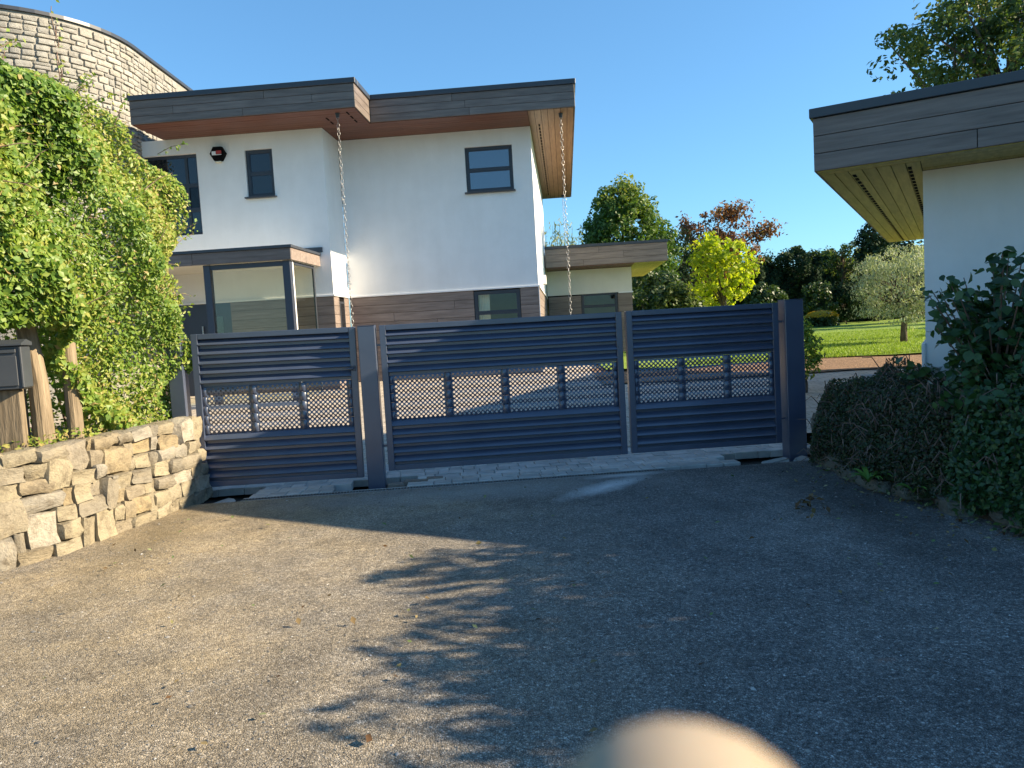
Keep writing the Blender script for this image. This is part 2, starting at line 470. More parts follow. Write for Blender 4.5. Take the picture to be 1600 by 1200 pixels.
BOXF = [(0, 3, 2, 1), (4, 5, 6, 7), (0, 1, 5, 4), (1, 2, 6, 5), (2, 3, 7, 6), (3, 0, 4, 7)]
class MB:
    def __init__(s): s.v = []; s.f = []
    def add(s, v, f):
        n = len(s.v)
        s.v += [tuple(p) for p in v]
        s.f += [tuple(i + n for i in q) for q in f]
        return s
    def box(s, x0, x1, y0, y1, z0, z1, bev=0.0):
        if bev <= 0:
            s.add([(x0, y0, z0), (x1, y0, z0), (x1, y1, z0), (x0, y1, z0), (x0, y0, z1), (x1, y0, z1), (x1, y1, z1), (x0, y1, z1)], BOXF)
        else:
            b = min(bev, (x1 - x0) / 3, (y1 - y0) / 3, (z1 - z0) / 3)
            vs_ = []
            idx = {}
            for ix, (xa, xs) in enumerate(((x0, 1), (x1, -1))):
                for iy, (ya, ys) in enumerate(((y0, 1), (y1, -1))):
                    for iz, (za, zs) in enumerate(((z0, 1), (z1, -1))):
                        for ax in range(3):
                            p = [xa + xs * b, ya + ys * b, za + zs * b]
                            p[ax] = (xa, ya, za)[ax]
                            idx[(ix, iy, iz, ax)] = len(vs_)
                            vs_.append(tuple(p))
            fs = []
            def q(*k): fs.append([idx[t] for t in k])
            for s_ in (0, 1):
                q(*[(s_, a, c, 0) for a, c in ((0, 0), (1, 0), (1, 1), (0, 1))])
                q(*[(a, s_, c, 1) for a, c in ((0, 0), (1, 0), (1, 1), (0, 1))])
                q(*[(a, c, s_, 2) for a, c in ((0, 0), (1, 0), (1, 1), (0, 1))])
            for a in (0, 1):
                for c in (0, 1):
                    q((a, c, 0, 0), (a, c, 1, 0), (a, c, 1, 1), (a, c, 0, 1))
                    q((a, 0, c, 0), (a, 1, c, 0), (a, 1, c, 2), (a, 0, c, 2))
                    q((0, a, c, 1), (1, a, c, 1), (1, a, c, 2), (0, a, c, 2))
                    for d in (0, 1):
                        q((a, c, d, 0), (a, c, d, 1), (a, c, d, 2))
            s.add(vs_, fs)
        return s
    def tube(s, pts, radii, n=6, cap=True):
        pts = [Vector(p) for p in pts]
        k = len(pts)
        rings = []
        ref = Vector((0.31, 0.17, 0.93))
        for i, p in enumerate(pts):
            d = (pts[min(i + 1, k - 1)] - pts[max(i - 1, 0)]).normalized()
            if abs(d.dot(ref)) > 0.95: r_ = Vector((1, 0, 0))
            else: r_ = ref
            a = d.cross(r_).normalized()
            b = d.cross(a)
            rr = radii[i] if hasattr(radii, '__len__') else radii
            rings.append([p + (a * math.cos(2 * math.pi * j / n) + b * math.sin(2 * math.pi * j / n)) * rr for j in range(n)])
        v = [q for r_ in rings for q in r_]
        f = [(i * n + j, i * n + (j + 1) % n, (i + 1) * n + (j + 1) % n, (i + 1) * n + j) for i in range(k - 1) for j in range(n)]
        if cap:
            f.append(tuple(range(n - 1, -1, -1)))
            f.append(tuple(range((k - 1) * n, k * n)))
        s.add(v, f)
        return s
    def build(s, name, mat, parent=None, smooth=False):
        me_o = mesh_obj(name, s.v, s.f, mat, parent, smooth)
        fix_normals(me_o.data)
        return me_o

import bmesh
def fix_normals(me):
    bm = bmesh.new()
    bm.from_mesh(me)
    bmesh.ops.recalc_face_normals(bm, faces=bm.faces)
    bm.to_mesh(me)
    bm.free()

def tz(y):
    """height of the ground, rising from the gate to the house"""
    y = np.asarray(y, dtype=float)
    return np.interp(y, [-100, 10.2, 18, 55, 400], [0, 0, 0.66, 0.8, 0.9])

def sheet(name, xs, ys, mat, dz=0.0, zf=None):
    X, Y = np.meshgrid(xs, ys)
    Z = (tz(Y) if zf is None else zf(X, Y)) + dz
    v = np.stack([X, Y, Z], -1).reshape(-1, 3)
    nx, ny = len(xs), len(ys)
    i = np.arange(ny - 1)[:, None] * nx + np.arange(nx - 1)[None, :]
    f = np.stack([i, i + 1, i + 1 + nx, i + nx], -1).reshape(-1, 4)
    o = mesh_obj(name, v, f, mat)
    return prop(o, kind='structure')

# ------------------------------------------------------------------ foliage helpers
def unit(v):
    return v / np.maximum(np.linalg.norm(v, axis=-1, keepdims=True), 1e-9)

def leaf_arrays(p, nrm, size, aspect=0.55, fold=0.25, broad=False, droop=None):
    n = len(p)
    t = rng.normal(size=(n, 3))
    if droop is not None: t = t * 0.6 + np.array(droop)
    nrm = unit(nrm)
    t = unit(t - nrm * np.sum(t * nrm, -1, keepdims=True))
    s = np.cross(nrm, t)
    L = (size * rng.uniform(0.65, 1.3, n))[:, None]
    W = L * aspect * rng.uniform(0.8, 1.2, n)[:, None] * 0.5
    up = nrm * W * fold
    if not broad:
        v = np.stack([p - t * L * .5, p + s * W + up - t * L * .05, p + t * L * .5, p - s * W + up - t * L * .05], 1)
        base = np.arange(n)[:, None] * 4
        f = np.concatenate([base + np.array([[0, 1, 2]]), base + np.array([[0, 2, 3]])], 1).reshape(-1, 3)
        per = 2
    else:
        tip = p + t * L * .5 - nrm * L * .12
        v = np.stack([p - t * L * .5, p + s * W * .8 + up - t * L * .28, p + s * W + up + t * L * .08, tip,
                      p - s * W + up + t * L * .08, p - s * W * .8 + up - t * L * .28, p + t * L * .05], 1)
        base = np.arange(n)[:, None] * 7
        f = np.concatenate([base + np.array([[a, b_, 6]]) for a, b_ in ((0, 1), (1, 2), (2, 3), (3, 4), (4, 5), (5, 0))], 1).reshape(-1, 3)
        per = 6
    return v.reshape(-1, 3), f, per

def leaves(name, p, nrm, size, mat, parent=None, aspect=0.55, fold=0.25, broad=False, tone=None, droop=None, kind=None):
    v, f, per = leaf_arrays(p, nrm, size, aspect, fold, broad, droop)
    if tone is None: tone = rng.uniform(0, 1, len(p))
    o = mesh_obj(name, v, f, mat, parent, attr=np.repeat(np.clip(tone, 0, 1), per))
    if kind: o['kind'] = kind
    return o

def clump_points(centers, radii, per, flat=1.0, fill=0.45):
    """leaf points spread in shells round clump centres"""
    c = np.repeat(centers, per, 0)
    r = np.repeat(radii, per)[:, None]
    d = unit(rng.normal(size=(len(c), 3)))
    rad = rng.uniform(fill, 1.0, (len(c), 1)) ** 0.7
    off = d * rad * r
    off[:, 2] *= flat
    nrm = unit(d + rng.normal(size=d.shape) * 0.6 + np.array([0, 0, 0.35]))
    return c + off, nrm

def make_tree(name, base, trunk_h, trunk_r, center, rad, nclump, per, clump_r, leaf, mat, label, cat='tree', group=None,
              shape=None, bark='bark', limbs=14, aspect=0.55, flat=0.8, droop=None, surf=0.55, lean=0.0, seed=None, broad=False, tonef=None):
    global rng
    if seed is not None: rng = np.random.default_rng(seed)
    root = empty(name, base)
    prop(root, label, cat, group)
    base = np.array(base, dtype=float)
    d = unit(rng.normal(size=(nclump, 3)))
    rr = rng.uniform(surf, 1.0, (nclump, 1))
    c = d * rr * np.array(rad)
    if shape is not None:
        c = shape(c, np.array(rad))
    c = c + np.array(center) - base
    cr_ = clump_r * rng.uniform(0.6, 1.35, nclump)
    p, nn = clump_points(c, cr_, per, flat)
    low = p[:, 2] > 0.05
    p, nn = p[low], nn[low]
    ct = np.repeat(rng.uniform(-0.25, 0.25, nclump), per)[low]
    tone = rng.uniform(0.1, 0.9, len(p)) * 0.6 + 0.2 + ct
    if tonef is not None: tone = tonef(p, tone)
    leaves('crown', p, nn, leaf, mat, root, aspect=aspect, tone=tone, droop=droop, broad=broad)
    mb = MB()
    top = np.array([lean + (center[0] - base[0]) * 0.7, (center[1] - base[1]) * 0.7, max(trunk_h, 0.4)])
    tp = [np.array([0, 0, -0.15]), top * 0.35 + rng.normal(size=3) * trunk_r * 0.4, top * 0.7 + rng.normal(size=3) * trunk_r * 0.5, top]
    mb.tube(tp, [trunk_r * 1.25, trunk_r, trunk_r * 0.85, trunk_r * 0.6], 9)
    idx = rng.choice(nclump, min(limbs, nclump), replace=False)
    for i in idx:
        e = c[i]
        k = rng.uniform(0.55, 1.0)
        s_ = top * k
        m_ = s_ * 0.45 + e * 0.55 + rng.normal(size=3) * 0.06 * np.linalg.norm(e - s_) + np.array([0, 0, 0.08 * np.linalg.norm(e - s_)])
        mb.tube([s_, m_, e], [trunk_r * 0.42, trunk_r * 0.24, trunk_r * 0.06], 5)
    mb.build('trunk', M[bark], root, smooth=True)
    return root

def make_shrub(name, base, center, rad, nclump, per, clump_r, leaf, mat, label, cat='shrub', group=None, **kw):
    kw.setdefault('limbs', 8)
    return make_tree(name, base, 0.35, 0.035, center, rad, nclump, per, clump_r, leaf, mat, label, cat, group, **kw)

# ================================================================== SETTING
gd = [-250, -120, -60, -30, -15, -8, -4, 0, 4, 8, 15, 30, 60, 120, 250]
sheet('ground', gd, [-60, -20, 0, 4, 8, 9, 10.2, 14, 18, 25, 35, 55, 90, 150, 300], M['field'], -0.16)

GA = R(4.3)                                   # the gate line runs slightly away to the right
GO = np.array([-0.13, 9.05, 0.0])
gxv = np.array([math.cos(GA), math.sin(GA), 0.0])
gyv = np.array([-math.sin(GA), math.cos(GA), 0.0])
def gw(s, y, z=0.0):
    return GO + gxv * s + gyv * y + np.array([0, 0, z])

# asphalt drive: cut off along the drain line in front of the gates
def drive():
    ns, nt_ = 90, 70
    s = np.linspace(-9, 9, ns)
    t = np.linspace(0, 1, nt_)
    v = []
    for tt in t:
        for ss in s:
            p = gw(ss, -0.57)
            y = -9 + (p[1] + 9) * tt
            x = p[0]
            z = 0.018 * math.sin(x * 1.3 + 0.6 * y) * math.sin(y * 0.9 + 0.4 * x) * min(1, (1 - tt) * 6) + 0.008 * math.sin(3.1 * x + 1) * math.sin(2.7 * y) * min(1, (1 - tt) * 6)
            v.append((x, y, z))
    f = [(j * ns + i, j * ns + i + 1, (j + 1) * ns + i + 1, (j + 1) * ns + i) for j in range(nt_ - 1) for i in range(ns - 1)]
    o = mesh_obj('asphalt_drive', v, f, M['asphalt'], smooth=True)
    prop(o, kind='structure')
drive()

# bedding earth below the paver band, visible in the holes
v = [gw(-6, -0.57, -0.13), gw(9, -0.57, -0.13), gw(9, 1.6, -0.13), gw(-6, 1.6, -0.13)]
prop(mesh_obj('bedding_earth', v, [(0, 1, 2, 3)], M['pit']), kind='structure')
# edge of the asphalt towards the holes
v = [gw(-6, -0.566, -0.14), gw(9, -0.566, -0.14), gw(9, -0.566, -0.004), gw(-6, -0.566, -0.004)]
prop(mesh_obj('drive_edge', v, [(0, 1, 2, 3)], M['asphalt']), kind='structure')

# yard paving, mulch, lawn
ysx = np.linspace(-12, 9.5, 44)
def yard_z(X, Y): return tz(Y)
Xg = np.array([gw(s, 0)[0] for s in np.linspace(-12, 10, 60)])
def yard():
    s = np.linspace(-12, 10, 50)
    t = np.linspace(0, 1, 30)
    v = []
    for tt in t:
        for ss in s:
            p = gw(ss, 1.2)
            y = p[1] + (20.0 - p[1]) * tt
            v.append((p[0], y, float(tz(y))))
    ns = len(s)
    f = [(j * ns + i, j * ns + i + 1, (j + 1) * ns + i + 1, (j + 1) * ns + i) for j in range(len(t) - 1) for i in range(ns - 1)]
    prop(mesh_obj('yard_paving', v, f, M['yard']), kind='structure')
yard()

def wavy_sheet(name, x0, x1, ya, yb, mat, dz, amp):
    xs = np.linspace(x0, x1, 60)
    ts = np.linspace(0, 1, 40)
    lo = ya + amp * np.sin(xs * 1.1) + amp * 0.5 * np.sin(xs * 2.7 + 1)
    v = []
    for t_ in ts:
        for x, l in zip(xs, lo):
            y = l + (yb - l) * t_
            v.append((x, y, float(tz(y)) + dz + 0.03 * math.sin(x * .8 + y * .5) * t_))
    n = len(xs)
    f = [(j * n + i, j * n + i + 1, (j + 1) * n + i + 1, (j + 1) * n + i) for j in range(len(ts) - 1) for i in range(n - 1)]
    return prop(mesh_obj(name, v, f, mat, smooth=True), kind='structure')
wavy_sheet('mulch_bed', 1.9, 45, 15.6, 18.5, M['mulch'], 0.03, 0.06)
wavy_sheet('lawn', 2.2, 45, 17.3, 56, M['lawn'], 0.07, 0.12)

# grass blades along the near part of the lawn
n = 60000
gx_ = rng.uniform(4.0, 17, n)
gy_ = 17.35 + rng.uniform(0, 1, n) ** 1.4 * 16
gp = np.stack([gx_, gy_, tz(gy_) + 0.06], -1)
d = unit(rng.normal(size=(n, 3)) * np.array([1, 1, .2]))
h = rng.uniform(0.03, 0.075, n)[:, None]
tip = gp + np.array([0, 0, 1]) * h + d * h * 0.5
w = np.cross(d, np.array([0, 0, 1])) * 0.012
gv = np.stack([gp - w, gp + w, tip], 1).reshape(-1, 3)
M['grass'] = mat_leaf("grass_blade", [(0.13, 0.21, 0.022), (0.2, 0.29, 0.035), (0.27, 0.34, 0.06)], 0.3, 0.6, 0.2)
o = mesh_obj('grass', gv, np.arange(n * 3).reshape(-1, 3), M['grass'], attr=rng.uniform(0, 1, n))
prop(o, 'short mown grass blades over the near lawn', 'grass', kind='stuff')

# ------------------------------------------------------------------ paver band under the gates
pave_root = mesh_obj('paver_band', [gw(-4.2, -0.40, -0.12), gw(4.0, -0.40, -0.12), gw(4.0, 1.35, -0.12), gw(-4.2, 1.35, -0.12)], [(0, 1, 2, 3)], M['pit'])
prop(pave_root, kind='structure')
def paver_mesh(w, d_, h_, seed):
    r = random.Random(seed)
    mb = MB().box(-w / 2, w / 2, -d_ / 2, d_ / 2, -h_, 0, 0.007)
    me = bpy.data.meshes.new('paver')
    me.from_pydata([(x + r.uniform(-.002, .002), y + r.uniform(-.002, .002), z) for x, y, z in mb.v], [], mb.f)
    fix_normals(me)
    me.materials.append(M['paver'])
    return me
PM = {w: paver_mesh(w, 0.194, 0.09, int(w * 100)) for w in (0.155, 0.205, 0.255, 0.305)}
def in_pit(s, y):
    # ragged holes left round the three gate posts
    if -3.75 < s < -2.95 - (y + .4) * .2 and -0.45 < y < 0.15: return True
    if -1.98 < s < -1.0 and -0.2 < y < 0.12: return True
    if -1.95 < s < -1.25 and -0.45 < y < 0.12: return True
    if 2.78 + (y + .35) * -.35 < s < 3.9 and -0.42 < y < 0.2: return True
    return False
row_y = -0.40 + 0.1
ri = 0
while row_y < 1.3:
    s = -4.15 + (ri % 3) * 0.08
    while s < 4.0:
        w = random.choice((0.155, 0.205, 0.255, 0.305))
        cs = s + w / 2
        if not in_pit(cs, row_y):
            p = gw(cs, row_y, 0.004 + random.uniform(-.004, .004))
            link_copy('paver', PM[w], pave_root, p, (random.uniform(-.008, .008), random.uniform(-.008, .008), GA + random.uniform(-.01, .01)))
        s += w + 0.004
    row_y += 0.2
    ri += 1
# loose bricks of the sub-base left standing in the holes
for s, y, z, w, rot in ((-1.32, -.08, -.015, .2, .05), (-1.08, -.05, 0.0, .29, -.02), (-.86, -.02, 0.01, .2, .03), (-2.35, -.33, -.03, .16, .5), (-2.2, -.28, -.045, .12, 1.0)):
    mbp = MB().box(-w / 2, w / 2, -.07, .07, -.09, 0, .008)
    o = mbp.build('loose_paver', M['paver_edge'])
    o.location = gw(s, y, z)
    o.rotation_euler = (random.uniform(-.05, .05), random.uniform(-.05, .05), GA + rot)
    lab = {-1.32: 'brown loose paver in the hole against the middle gate post', -1.08: 'longest loose paver in the hole right of the middle post',
           -.86: 'loose paver at the right end of the hole by the middle post', -2.35: 'small broken paver left of the middle gate post', -2.2: 'smallest broken paver piece just left of the middle post'}[s]
    prop(o, lab, 'paver', 'loose pavers in the holes')
# rubble by the right post
for i, (s, y, z, sx, sy, lab) in enumerate(((3.2, -.36, -.06, .3, .09, 'long pale concrete fragment in the hole by the right gate post'), (3.52, -.4, -.05, .2, .1, 'dark lump of concrete at the foot of the right gate post'),
                                            (-3.3, -.3, -.1, .3, .12, 'flat broken slab in the hole under the pedestrian gate'))):
    mbp = MB().box(-sx / 2, sx / 2, -sy / 2, sy / 2, -.02, .05, .015)
    o = mbp.build('concrete_fragment', M['concrete'])
    for vtx in o.data.vertices:
        vtx.co += Vector((random.uniform(-.03, .03), random.uniform(-.03, .03), random.uniform(-.012, .012)))
    o.location = gw(s, y, z)
    o.rotation_euler = (.1, -.08, GA + i * .4 + .1)
    prop(o, lab, 'rubble', 'concrete fragments')

# drain channel
ch = empty('drain_channel', gw(0.6, -0.49, -0.02), GA)
prop(ch, 'narrow slotted drain channel set along the front of the pavers', 'drain')
L0, L1 = -3.6, 1.2
MB().box(L0, L1, -.075, -.055, -.08, .021).box(L0, L1, .055, .075, -.08, .021).build('channel_edge', M['concrete'], ch)
bar = MB()
x = L0
while x < L1:
    bar.box(x, x + .018, -.054, .054, -.01, .018)
    x += .034
o = bar.build('grate_bars', M['grate'], ch)
o['kind'] = 'stuff'

# ================================================================== GATES
PITCH_S = 0.107
def prof(zrel):
    """forward bulge of a slat (negative y = towards the drive) for height within one pitch 0..1"""
    z = zrel % 1.0
    return -float(np.interp(z, [0, .3, .34, .42, .5, 1.0], [.002, .002, .05, .057, .053, .004]))
def prof_flat(zrel):
    return -0.016 - 0.014 * math.sin((zrel % 1.0) * math.pi)
def slat_mesh(w):
    zs = [0.0, .15, .295, .315, .34, .38, .42, .5, .65, .82, .995]
    v, f = [], []
    for x in (0, w):
        for z in zs:
            v.append((x, prof(z), z * PITCH_S))
        v.append((x, 0.003, 1.04 * PITCH_S))
        v.append((x, 0.009, 1.04 * PITCH_S))
        v.append((x, 0.006, 0))
    n = len(zs) + 3
    for i in range(n):
        j = (i + 1) % n
        f.append((i, j, n + j, n + i))
    f.append(tuple(range(n)))
    f.append(tuple(range(2 * n - 1, n - 1, -1)))
    me = bpy.data.meshes.new('slat')
    me.from_pydata(v, [], f)
    fix_normals(me)
    for p in me.polygons:
        p.use_smooth = len(p.vertices) == 4
    me.materials.append(M['gate'])
    try:
        me.set_sharp_from_angle(angle=R(50))
    except Exception:
        pass
    return me

def perforated(w, hgt, parent, loc):
    """sheet pressed to the slat profile and punched with staggered round holes"""
    hh = 0.0268
    nx = max(2, round(w / (2 * hh)))
    hx_ = w / (2 * nx)
    nz = 2 * round(hgt / (2 * hh))
    hz = hgt / nz
    verts, faces = [], []
    def V(x, z):
        verts.append((x, prof_flat(z / PITCH_S), z))
        return len(verts) - 1
    r = 0.0142
    for j in range(1, nz):
        off = (j % 2 == 1)
        xs = [hx_ * (2 * i + 1) for i in range(nx)] if off else [hx_ * 2 * i for i in range(1, nx)]
        for x in xs:
            z = j * hz
            outer = [(x + hx_, z), (x + hx_ / 2, z + hz / 2), (x, z + hz), (x - hx_ / 2, z + hz / 2), (x - hx_, z), (x - hx_ / 2, z - hz / 2), (x, z - hz), (x + hx_ / 2, z - hz / 2)]
            oi_ = [V(*q) for q in outer]
            ii = [V(x + r * math.cos(k * math.pi / 4), z + r * math.sin(k * math.pi / 4)) for k in range(8)]
            for k in range(8):
                faces.append((oi_[k], oi_[(k + 1) % 8], ii[(k + 1) % 8], ii[k]))
    for i in range(nx):                       # half lozenges along bottom and top
        x = 2 * i * hx_
        if i > 0:
            faces.append((V(x - hx_, 0), V(x + hx_, 0), V(x, hz)))
            faces.append((V(x - hx_, hgt), V(x, hgt - hz), V(x + hx_, hgt)))
    for j in range(0, nz, 2):                 # and along both sides
        z = j * hz
        if j > 0:
            faces.append((V(0, z - hz), V(hx_, z), V(0, z + hz)))
            faces.append((V(w, z - hz), V(w, z + hz), V(w - hx_, z)))
    for cx, cz, dx, dz in ((0, 0, 1, 1), (w, 0, -1, 1), (0, hgt, 1, -1), (w, hgt, -1, -1)):
        faces.append((V(cx, cz), V(cx + dx * hx_, cz), V(cx, cz + dz * hz)))
    o = mesh_obj('perforated_panel', verts, faces, M['gate'], parent)
    o.location = loc
    so = o.modifiers.new('thickness', 'SOLIDIFY')
    so.thickness = 0.003
    return o

def make_gate(name, s0, z0, w, h, nwin, label, sag=0.0, sagx=0.0):
    root = empty(name, gw(s0, 0, z0), GA)
    root.rotation_euler = (0, sag, GA)
    prop(root, label, 'gate', 'louvred metal gates')
    st, rail = 0.075, 0.062
    MB().box(0, st, -.05, .03, 0, h, .004).build('stile', M['gate'], root)
    MB().box(w - st, w, -.05, .03, 0, h, .004).build('stile', M['gate'], root)
    MB().box(st + .0005, w - st - .0005, -.049, .029, 0, rail, .004).build('bottom_rail', M['gate'], root)
    MB().box(st + .0005, w - st - .0005, -.049, .029, h - rail, h, .004).build('top_rail', M['gate'], root)
    iw = w - 2 * st
    me = slat_mesh(iw)
    zc = rail
    nsl = 15
    ps = (h - 2 * rail) / nsl
    k = ps / PITCH_S
    for i in range(nsl):
        if 5 <= i < 10: continue
        link_copy('slat', me, root, (st, 0.004, rail + i * ps), scl=(1, 1, k))
    # punched band: windows of holes between plain strips
    dv = 0.075
    ed = 0.05
    ww = (iw - 2 * ed - dv * (nwin - 1)) / nwin
    zb = rail + 5 * ps
    strips = [(0, ed)] + [(ed + (i + 1) * ww + i * dv, dv) for i in range(nwin - 1)] + [(iw - ed, ed)]
    for xs_, w_ in strips:
        mb = MB()
        for i in range(5):
            zz = [0, .07, .14, .3, .46, .50, .54, .62, .76, .9, .995]
            a = [(xs_, prof_flat(z) - .004, (i + z) * PITCH_S) for z in zz]
            b_ = [(xs_ + w_, prof_flat(z) - .004, (i + z) * PITCH_S) for z in zz]
            mb.add(a + b_, [(q, q + 1, q + 12, q + 11) for q in range(10)])
        o = mb.build('plain_strip', M['gate'], root, smooth=True)
        o.location = (st, 0.004, zb)
        o.scale = (1, 1, k)
        o.modifiers.new('thickness', 'SOLIDIFY').thickness = 0.003
    for i in range(nwin):
        o = perforated(ww, 5 * PITCH_S, root, (st + ed + i * (ww + dv), 0.004, zb))
        o.scale = (1, 1, k)
    return root

g1 = make_gate('driveway_gate', -1.40, 0.13, 2.893, 1.73, 4, 'wide middle dark blue louvred gate leaf with four perforated windows')
g2 = make_gate('driveway_gate', 1.545, 0.135, 1.893, 1.73, 3, 'right dark blue louvred gate leaf beside the tall end post')
g3 = make_gate('pedestrian_gate', -3.57, 0.09, 1.875, 1.785, 3, 'left pedestrian louvred gate partly in sun beside the stone wall', sag=0.008)
def hinge(root, x, z, side):
    MB().box(min(x, x + side * .05), max(x, x + side * .05), -.02, .015, z - .012, z + .012, .003).build('hinge', M['gate'], root)
for z in (0.3, 1.5):
    hinge(g1, 0, z, -1)
    hinge(g2, 1.893, z, 1)
    hinge(g3, 0, z, -1)
mb = MB().box(1.8, 1.86, -.056, -.0505, 1.27, 1.33, .002)
mb.build('lock_plate', M['anth'], g3)
MB().tube([(1.83, -.05, 1.3), (1.83, -.075, 1.3), (1.74, -.08, 1.3)], .008, 8).build('handle', M['gate'], g3)

def gate_post(s0, s1, z1, label, yf=-.12, dep=.2):
    root = empty('gate_post', gw((s0 + s1) / 2, 0, -0.12), GA)
    prop(root, label, 'post', 'gate posts')
    hw = (s1 - s0) / 2
    MB().box(-hw, hw, yf, yf + dep, 0, z1 + .12, .006).build('shaft', M['gate'], root)
    MB().box(-hw - .001, hw + .001, yf - .001, yf + dep + .001, z1 + .1205, z1 + .127, .002).build('cap', M['gate'], root)
    return root
gate_post(-3.82, -3.655, 1.86, 'left gate post standing between the stone wall and the pedestrian gate', -.1, .18)
gate_post(-1.645, -1.445, 1.86, 'middle gate post between the pedestrian gate and the wide gate')
gate_post(3.49, 3.72, 1.89, 'right end gate post beside the dark shrubs')

# ================================================================== HOUSE
HA = R(4.3)
HB = 0.6
HO = Vector((0.76, 18.0, HB))
house = empty('house', HO, -HA)
prop(house, 'white two storey house with timber clad flat roof eaves', 'house')
class HT:
    def __init__(s, root, zb): s.r = root; s.zb = zb
    def box(s, name, x0, x1, y0, y1, z0, z1, mat, bev=0.0, parent=None):
        return MB().box(x0, x1, y0, y1, z0 - s.zb, z1 - s.zb, bev).build(name, M[mat], parent or s.r)
H = HT(house, HB)

def wall_x(T, name, x0, x1, y0, y1, z0, z1, holes, mat):
    """wall along x with rectangular openings (x0,x1,z0,z1)"""
    xs = sorted({x0, x1, *[h_[0] for h_ in holes], *[h_[1] for h_ in holes]})
    zs = sorted({z0, z1, *[h_[2] for h_ in holes], *[h_[3] for h_ in holes]})
    mb = MB()
    for a, b_ in zip(xs, xs[1:]):
        for c, d_ in zip(zs, zs[1:]):
            mx, mz = (a + b_) / 2, (c + d_) / 2
            if any(h_[0] < mx < h_[1] and h_[2] < mz < h_[3] for h_ in holes): continue
            v = [(a, y0, c), (b_, y0, c), (b_, y0, d_), (a, y0, d_), (a, y1, c), (b_, y1, c), (b_, y1, d_), (a, y1, d_)]
            mb.add([(p, q, r_ - T.zb) for p, q, r_ in v], [(0, 1, 2, 3), (7, 6, 5, 4)])
    def quad(a, b_, c, d_): mb.add([(p, q, r_ - T.zb) for p, q, r_ in (a, b_, c, d_)], [(0, 1, 2, 3)])
    for (a, b_, c, d_) in holes + [(x0, x1, z0, z1)]:
        quad((a, y0, c), (a, y1, c), (a, y1, d_), (a, y0, d_))
        quad((b_, y0, c), (b_, y0, d_), (b_, y1, d_), (b_, y1, c))
        quad((a, y0, c), (b_, y0, c), (b_, y1, c), (a, y1, c))
        quad((a, y0, d_), (a, y1, d_), (b_, y1, d_), (b_, y0, d_))
    return mb.build(name, M[mat], T.r)

def window(T, x0, x1, z0, z1, y, bars_z=(), bars_x=(), glass='glass_sky', depth=0.05, sill=True, room=None, curtain=False, fr=0.07):
    fr_ = MB()
    zb = T.zb
    fr_.box(x0, x0 + fr, y, y + depth, z0 - zb, z1 - zb, .004).box(x1 - fr, x1, y, y + depth, z0 - zb, z1 - zb, .004)
    fr_.box(x0 + fr + .0005, x1 - fr - .0005, y + .001, y + depth - .001, z0 - zb, z0 + fr - zb, .004).box(x0 + fr + .0005, x1 - fr - .0005, y + .001, y + depth - .001, z1 - fr - zb, z1 - zb, .004)
    w = fr_.build('window', M['frame'], T.r)
    zz = [z0 + fr] + list(bars_z) + [z1 - fr]
    for b_ in bars_z:
        MB().box(x0 + fr + .001, x1 - fr - .001, y + .004, y + depth - .004, b_ - .03 - zb, b_ + .03 - zb, .003).build('glazing_bar', M['frame'], w)
    for b_ in bars_x:
        MB().box(b_ - .03, b_ + .03, y + .003, y + depth - .003, z0 + fr + .001 - zb, z1 - fr - .001 - zb, .003).build('glazing_bar', M['frame'], w)
    for a, c in zip(zz, zz[1:]):
        # inner sash bead and the pane itself
        pa, pc = a + (.03 if a != zz[0] else 0), c - (.03 if c != zz[-1] else 0)
        MB().box(x0 + fr, x1 - fr, y + .03, y + .036, pa - zb, pc - zb).build('pane', M[glass], w)
        bd = MB()
        t = .018
        bd.box(x0 + fr + .002, x0 + fr + t, y + .012, y + .029, pa + .002 - zb, pc - .002 - zb).box(x1 - fr - t, x1 - fr - .002, y + .012, y + .029, pa + .002 - zb, pc - .002 - zb)
        bd.box(x0 + fr + t, x1 - fr - t, y + .012, y + .029, pa + .002 - zb, pa + t - zb).box(x0 + fr + t, x1 - fr - t, y + .012, y + .029, pc - t - zb, pc - .002 - zb)
        bd.build('bead', M['anth'], w)
    if sill:
        MB().box(x0 - .04, x1 + .04, y - .16, y + .001, z0 - .035 - zb, z0 - .003 - zb, .004).build('sill', M['frame'], w)
    if room:
        mb = MB()
        X0, X1, Y0, Y1, Z0, Z1 = x0 - .8, x1 + .12, y + .3, y + 3.5, z0 - .5 - zb, z1 + .15 - zb
        q = [(X0, Y0, Z0), (X1, Y0, Z0), (X1, Y1, Z0), (X0, Y1, Z0), (X0, Y0, Z1), (X1, Y0, Z1), (X1, Y1, Z1), (X0, Y1, Z1)]
        mb.add(q, [(0, 1, 2, 3), (4, 7, 6, 5), (1, 2, 6, 5), (2, 3, 7, 6), (3, 0, 4, 7)])
        mb.build('room_lining', M[room], w)
    if curtain:
        mb = MB()
        n_ = 18
        xa, xb = x0 + fr + .01, x0 + fr + .28
        pts = [(xa + (xb - xa) * i / n_, y + .2 + .025 * math.sin(i * 2.0)) for i in range(n_ + 1)]
        mb.add([(a, b_, z0 - zb) for a, b_ in pts] + [(a, b_, z1 - zb) for a, b_ in pts], [(i, i + 1, n_ + 2 + i, n_ + 1 + i) for i in range(n_)])
        mb.build('curtain', M['curtain'], w, smooth=True)
    return w

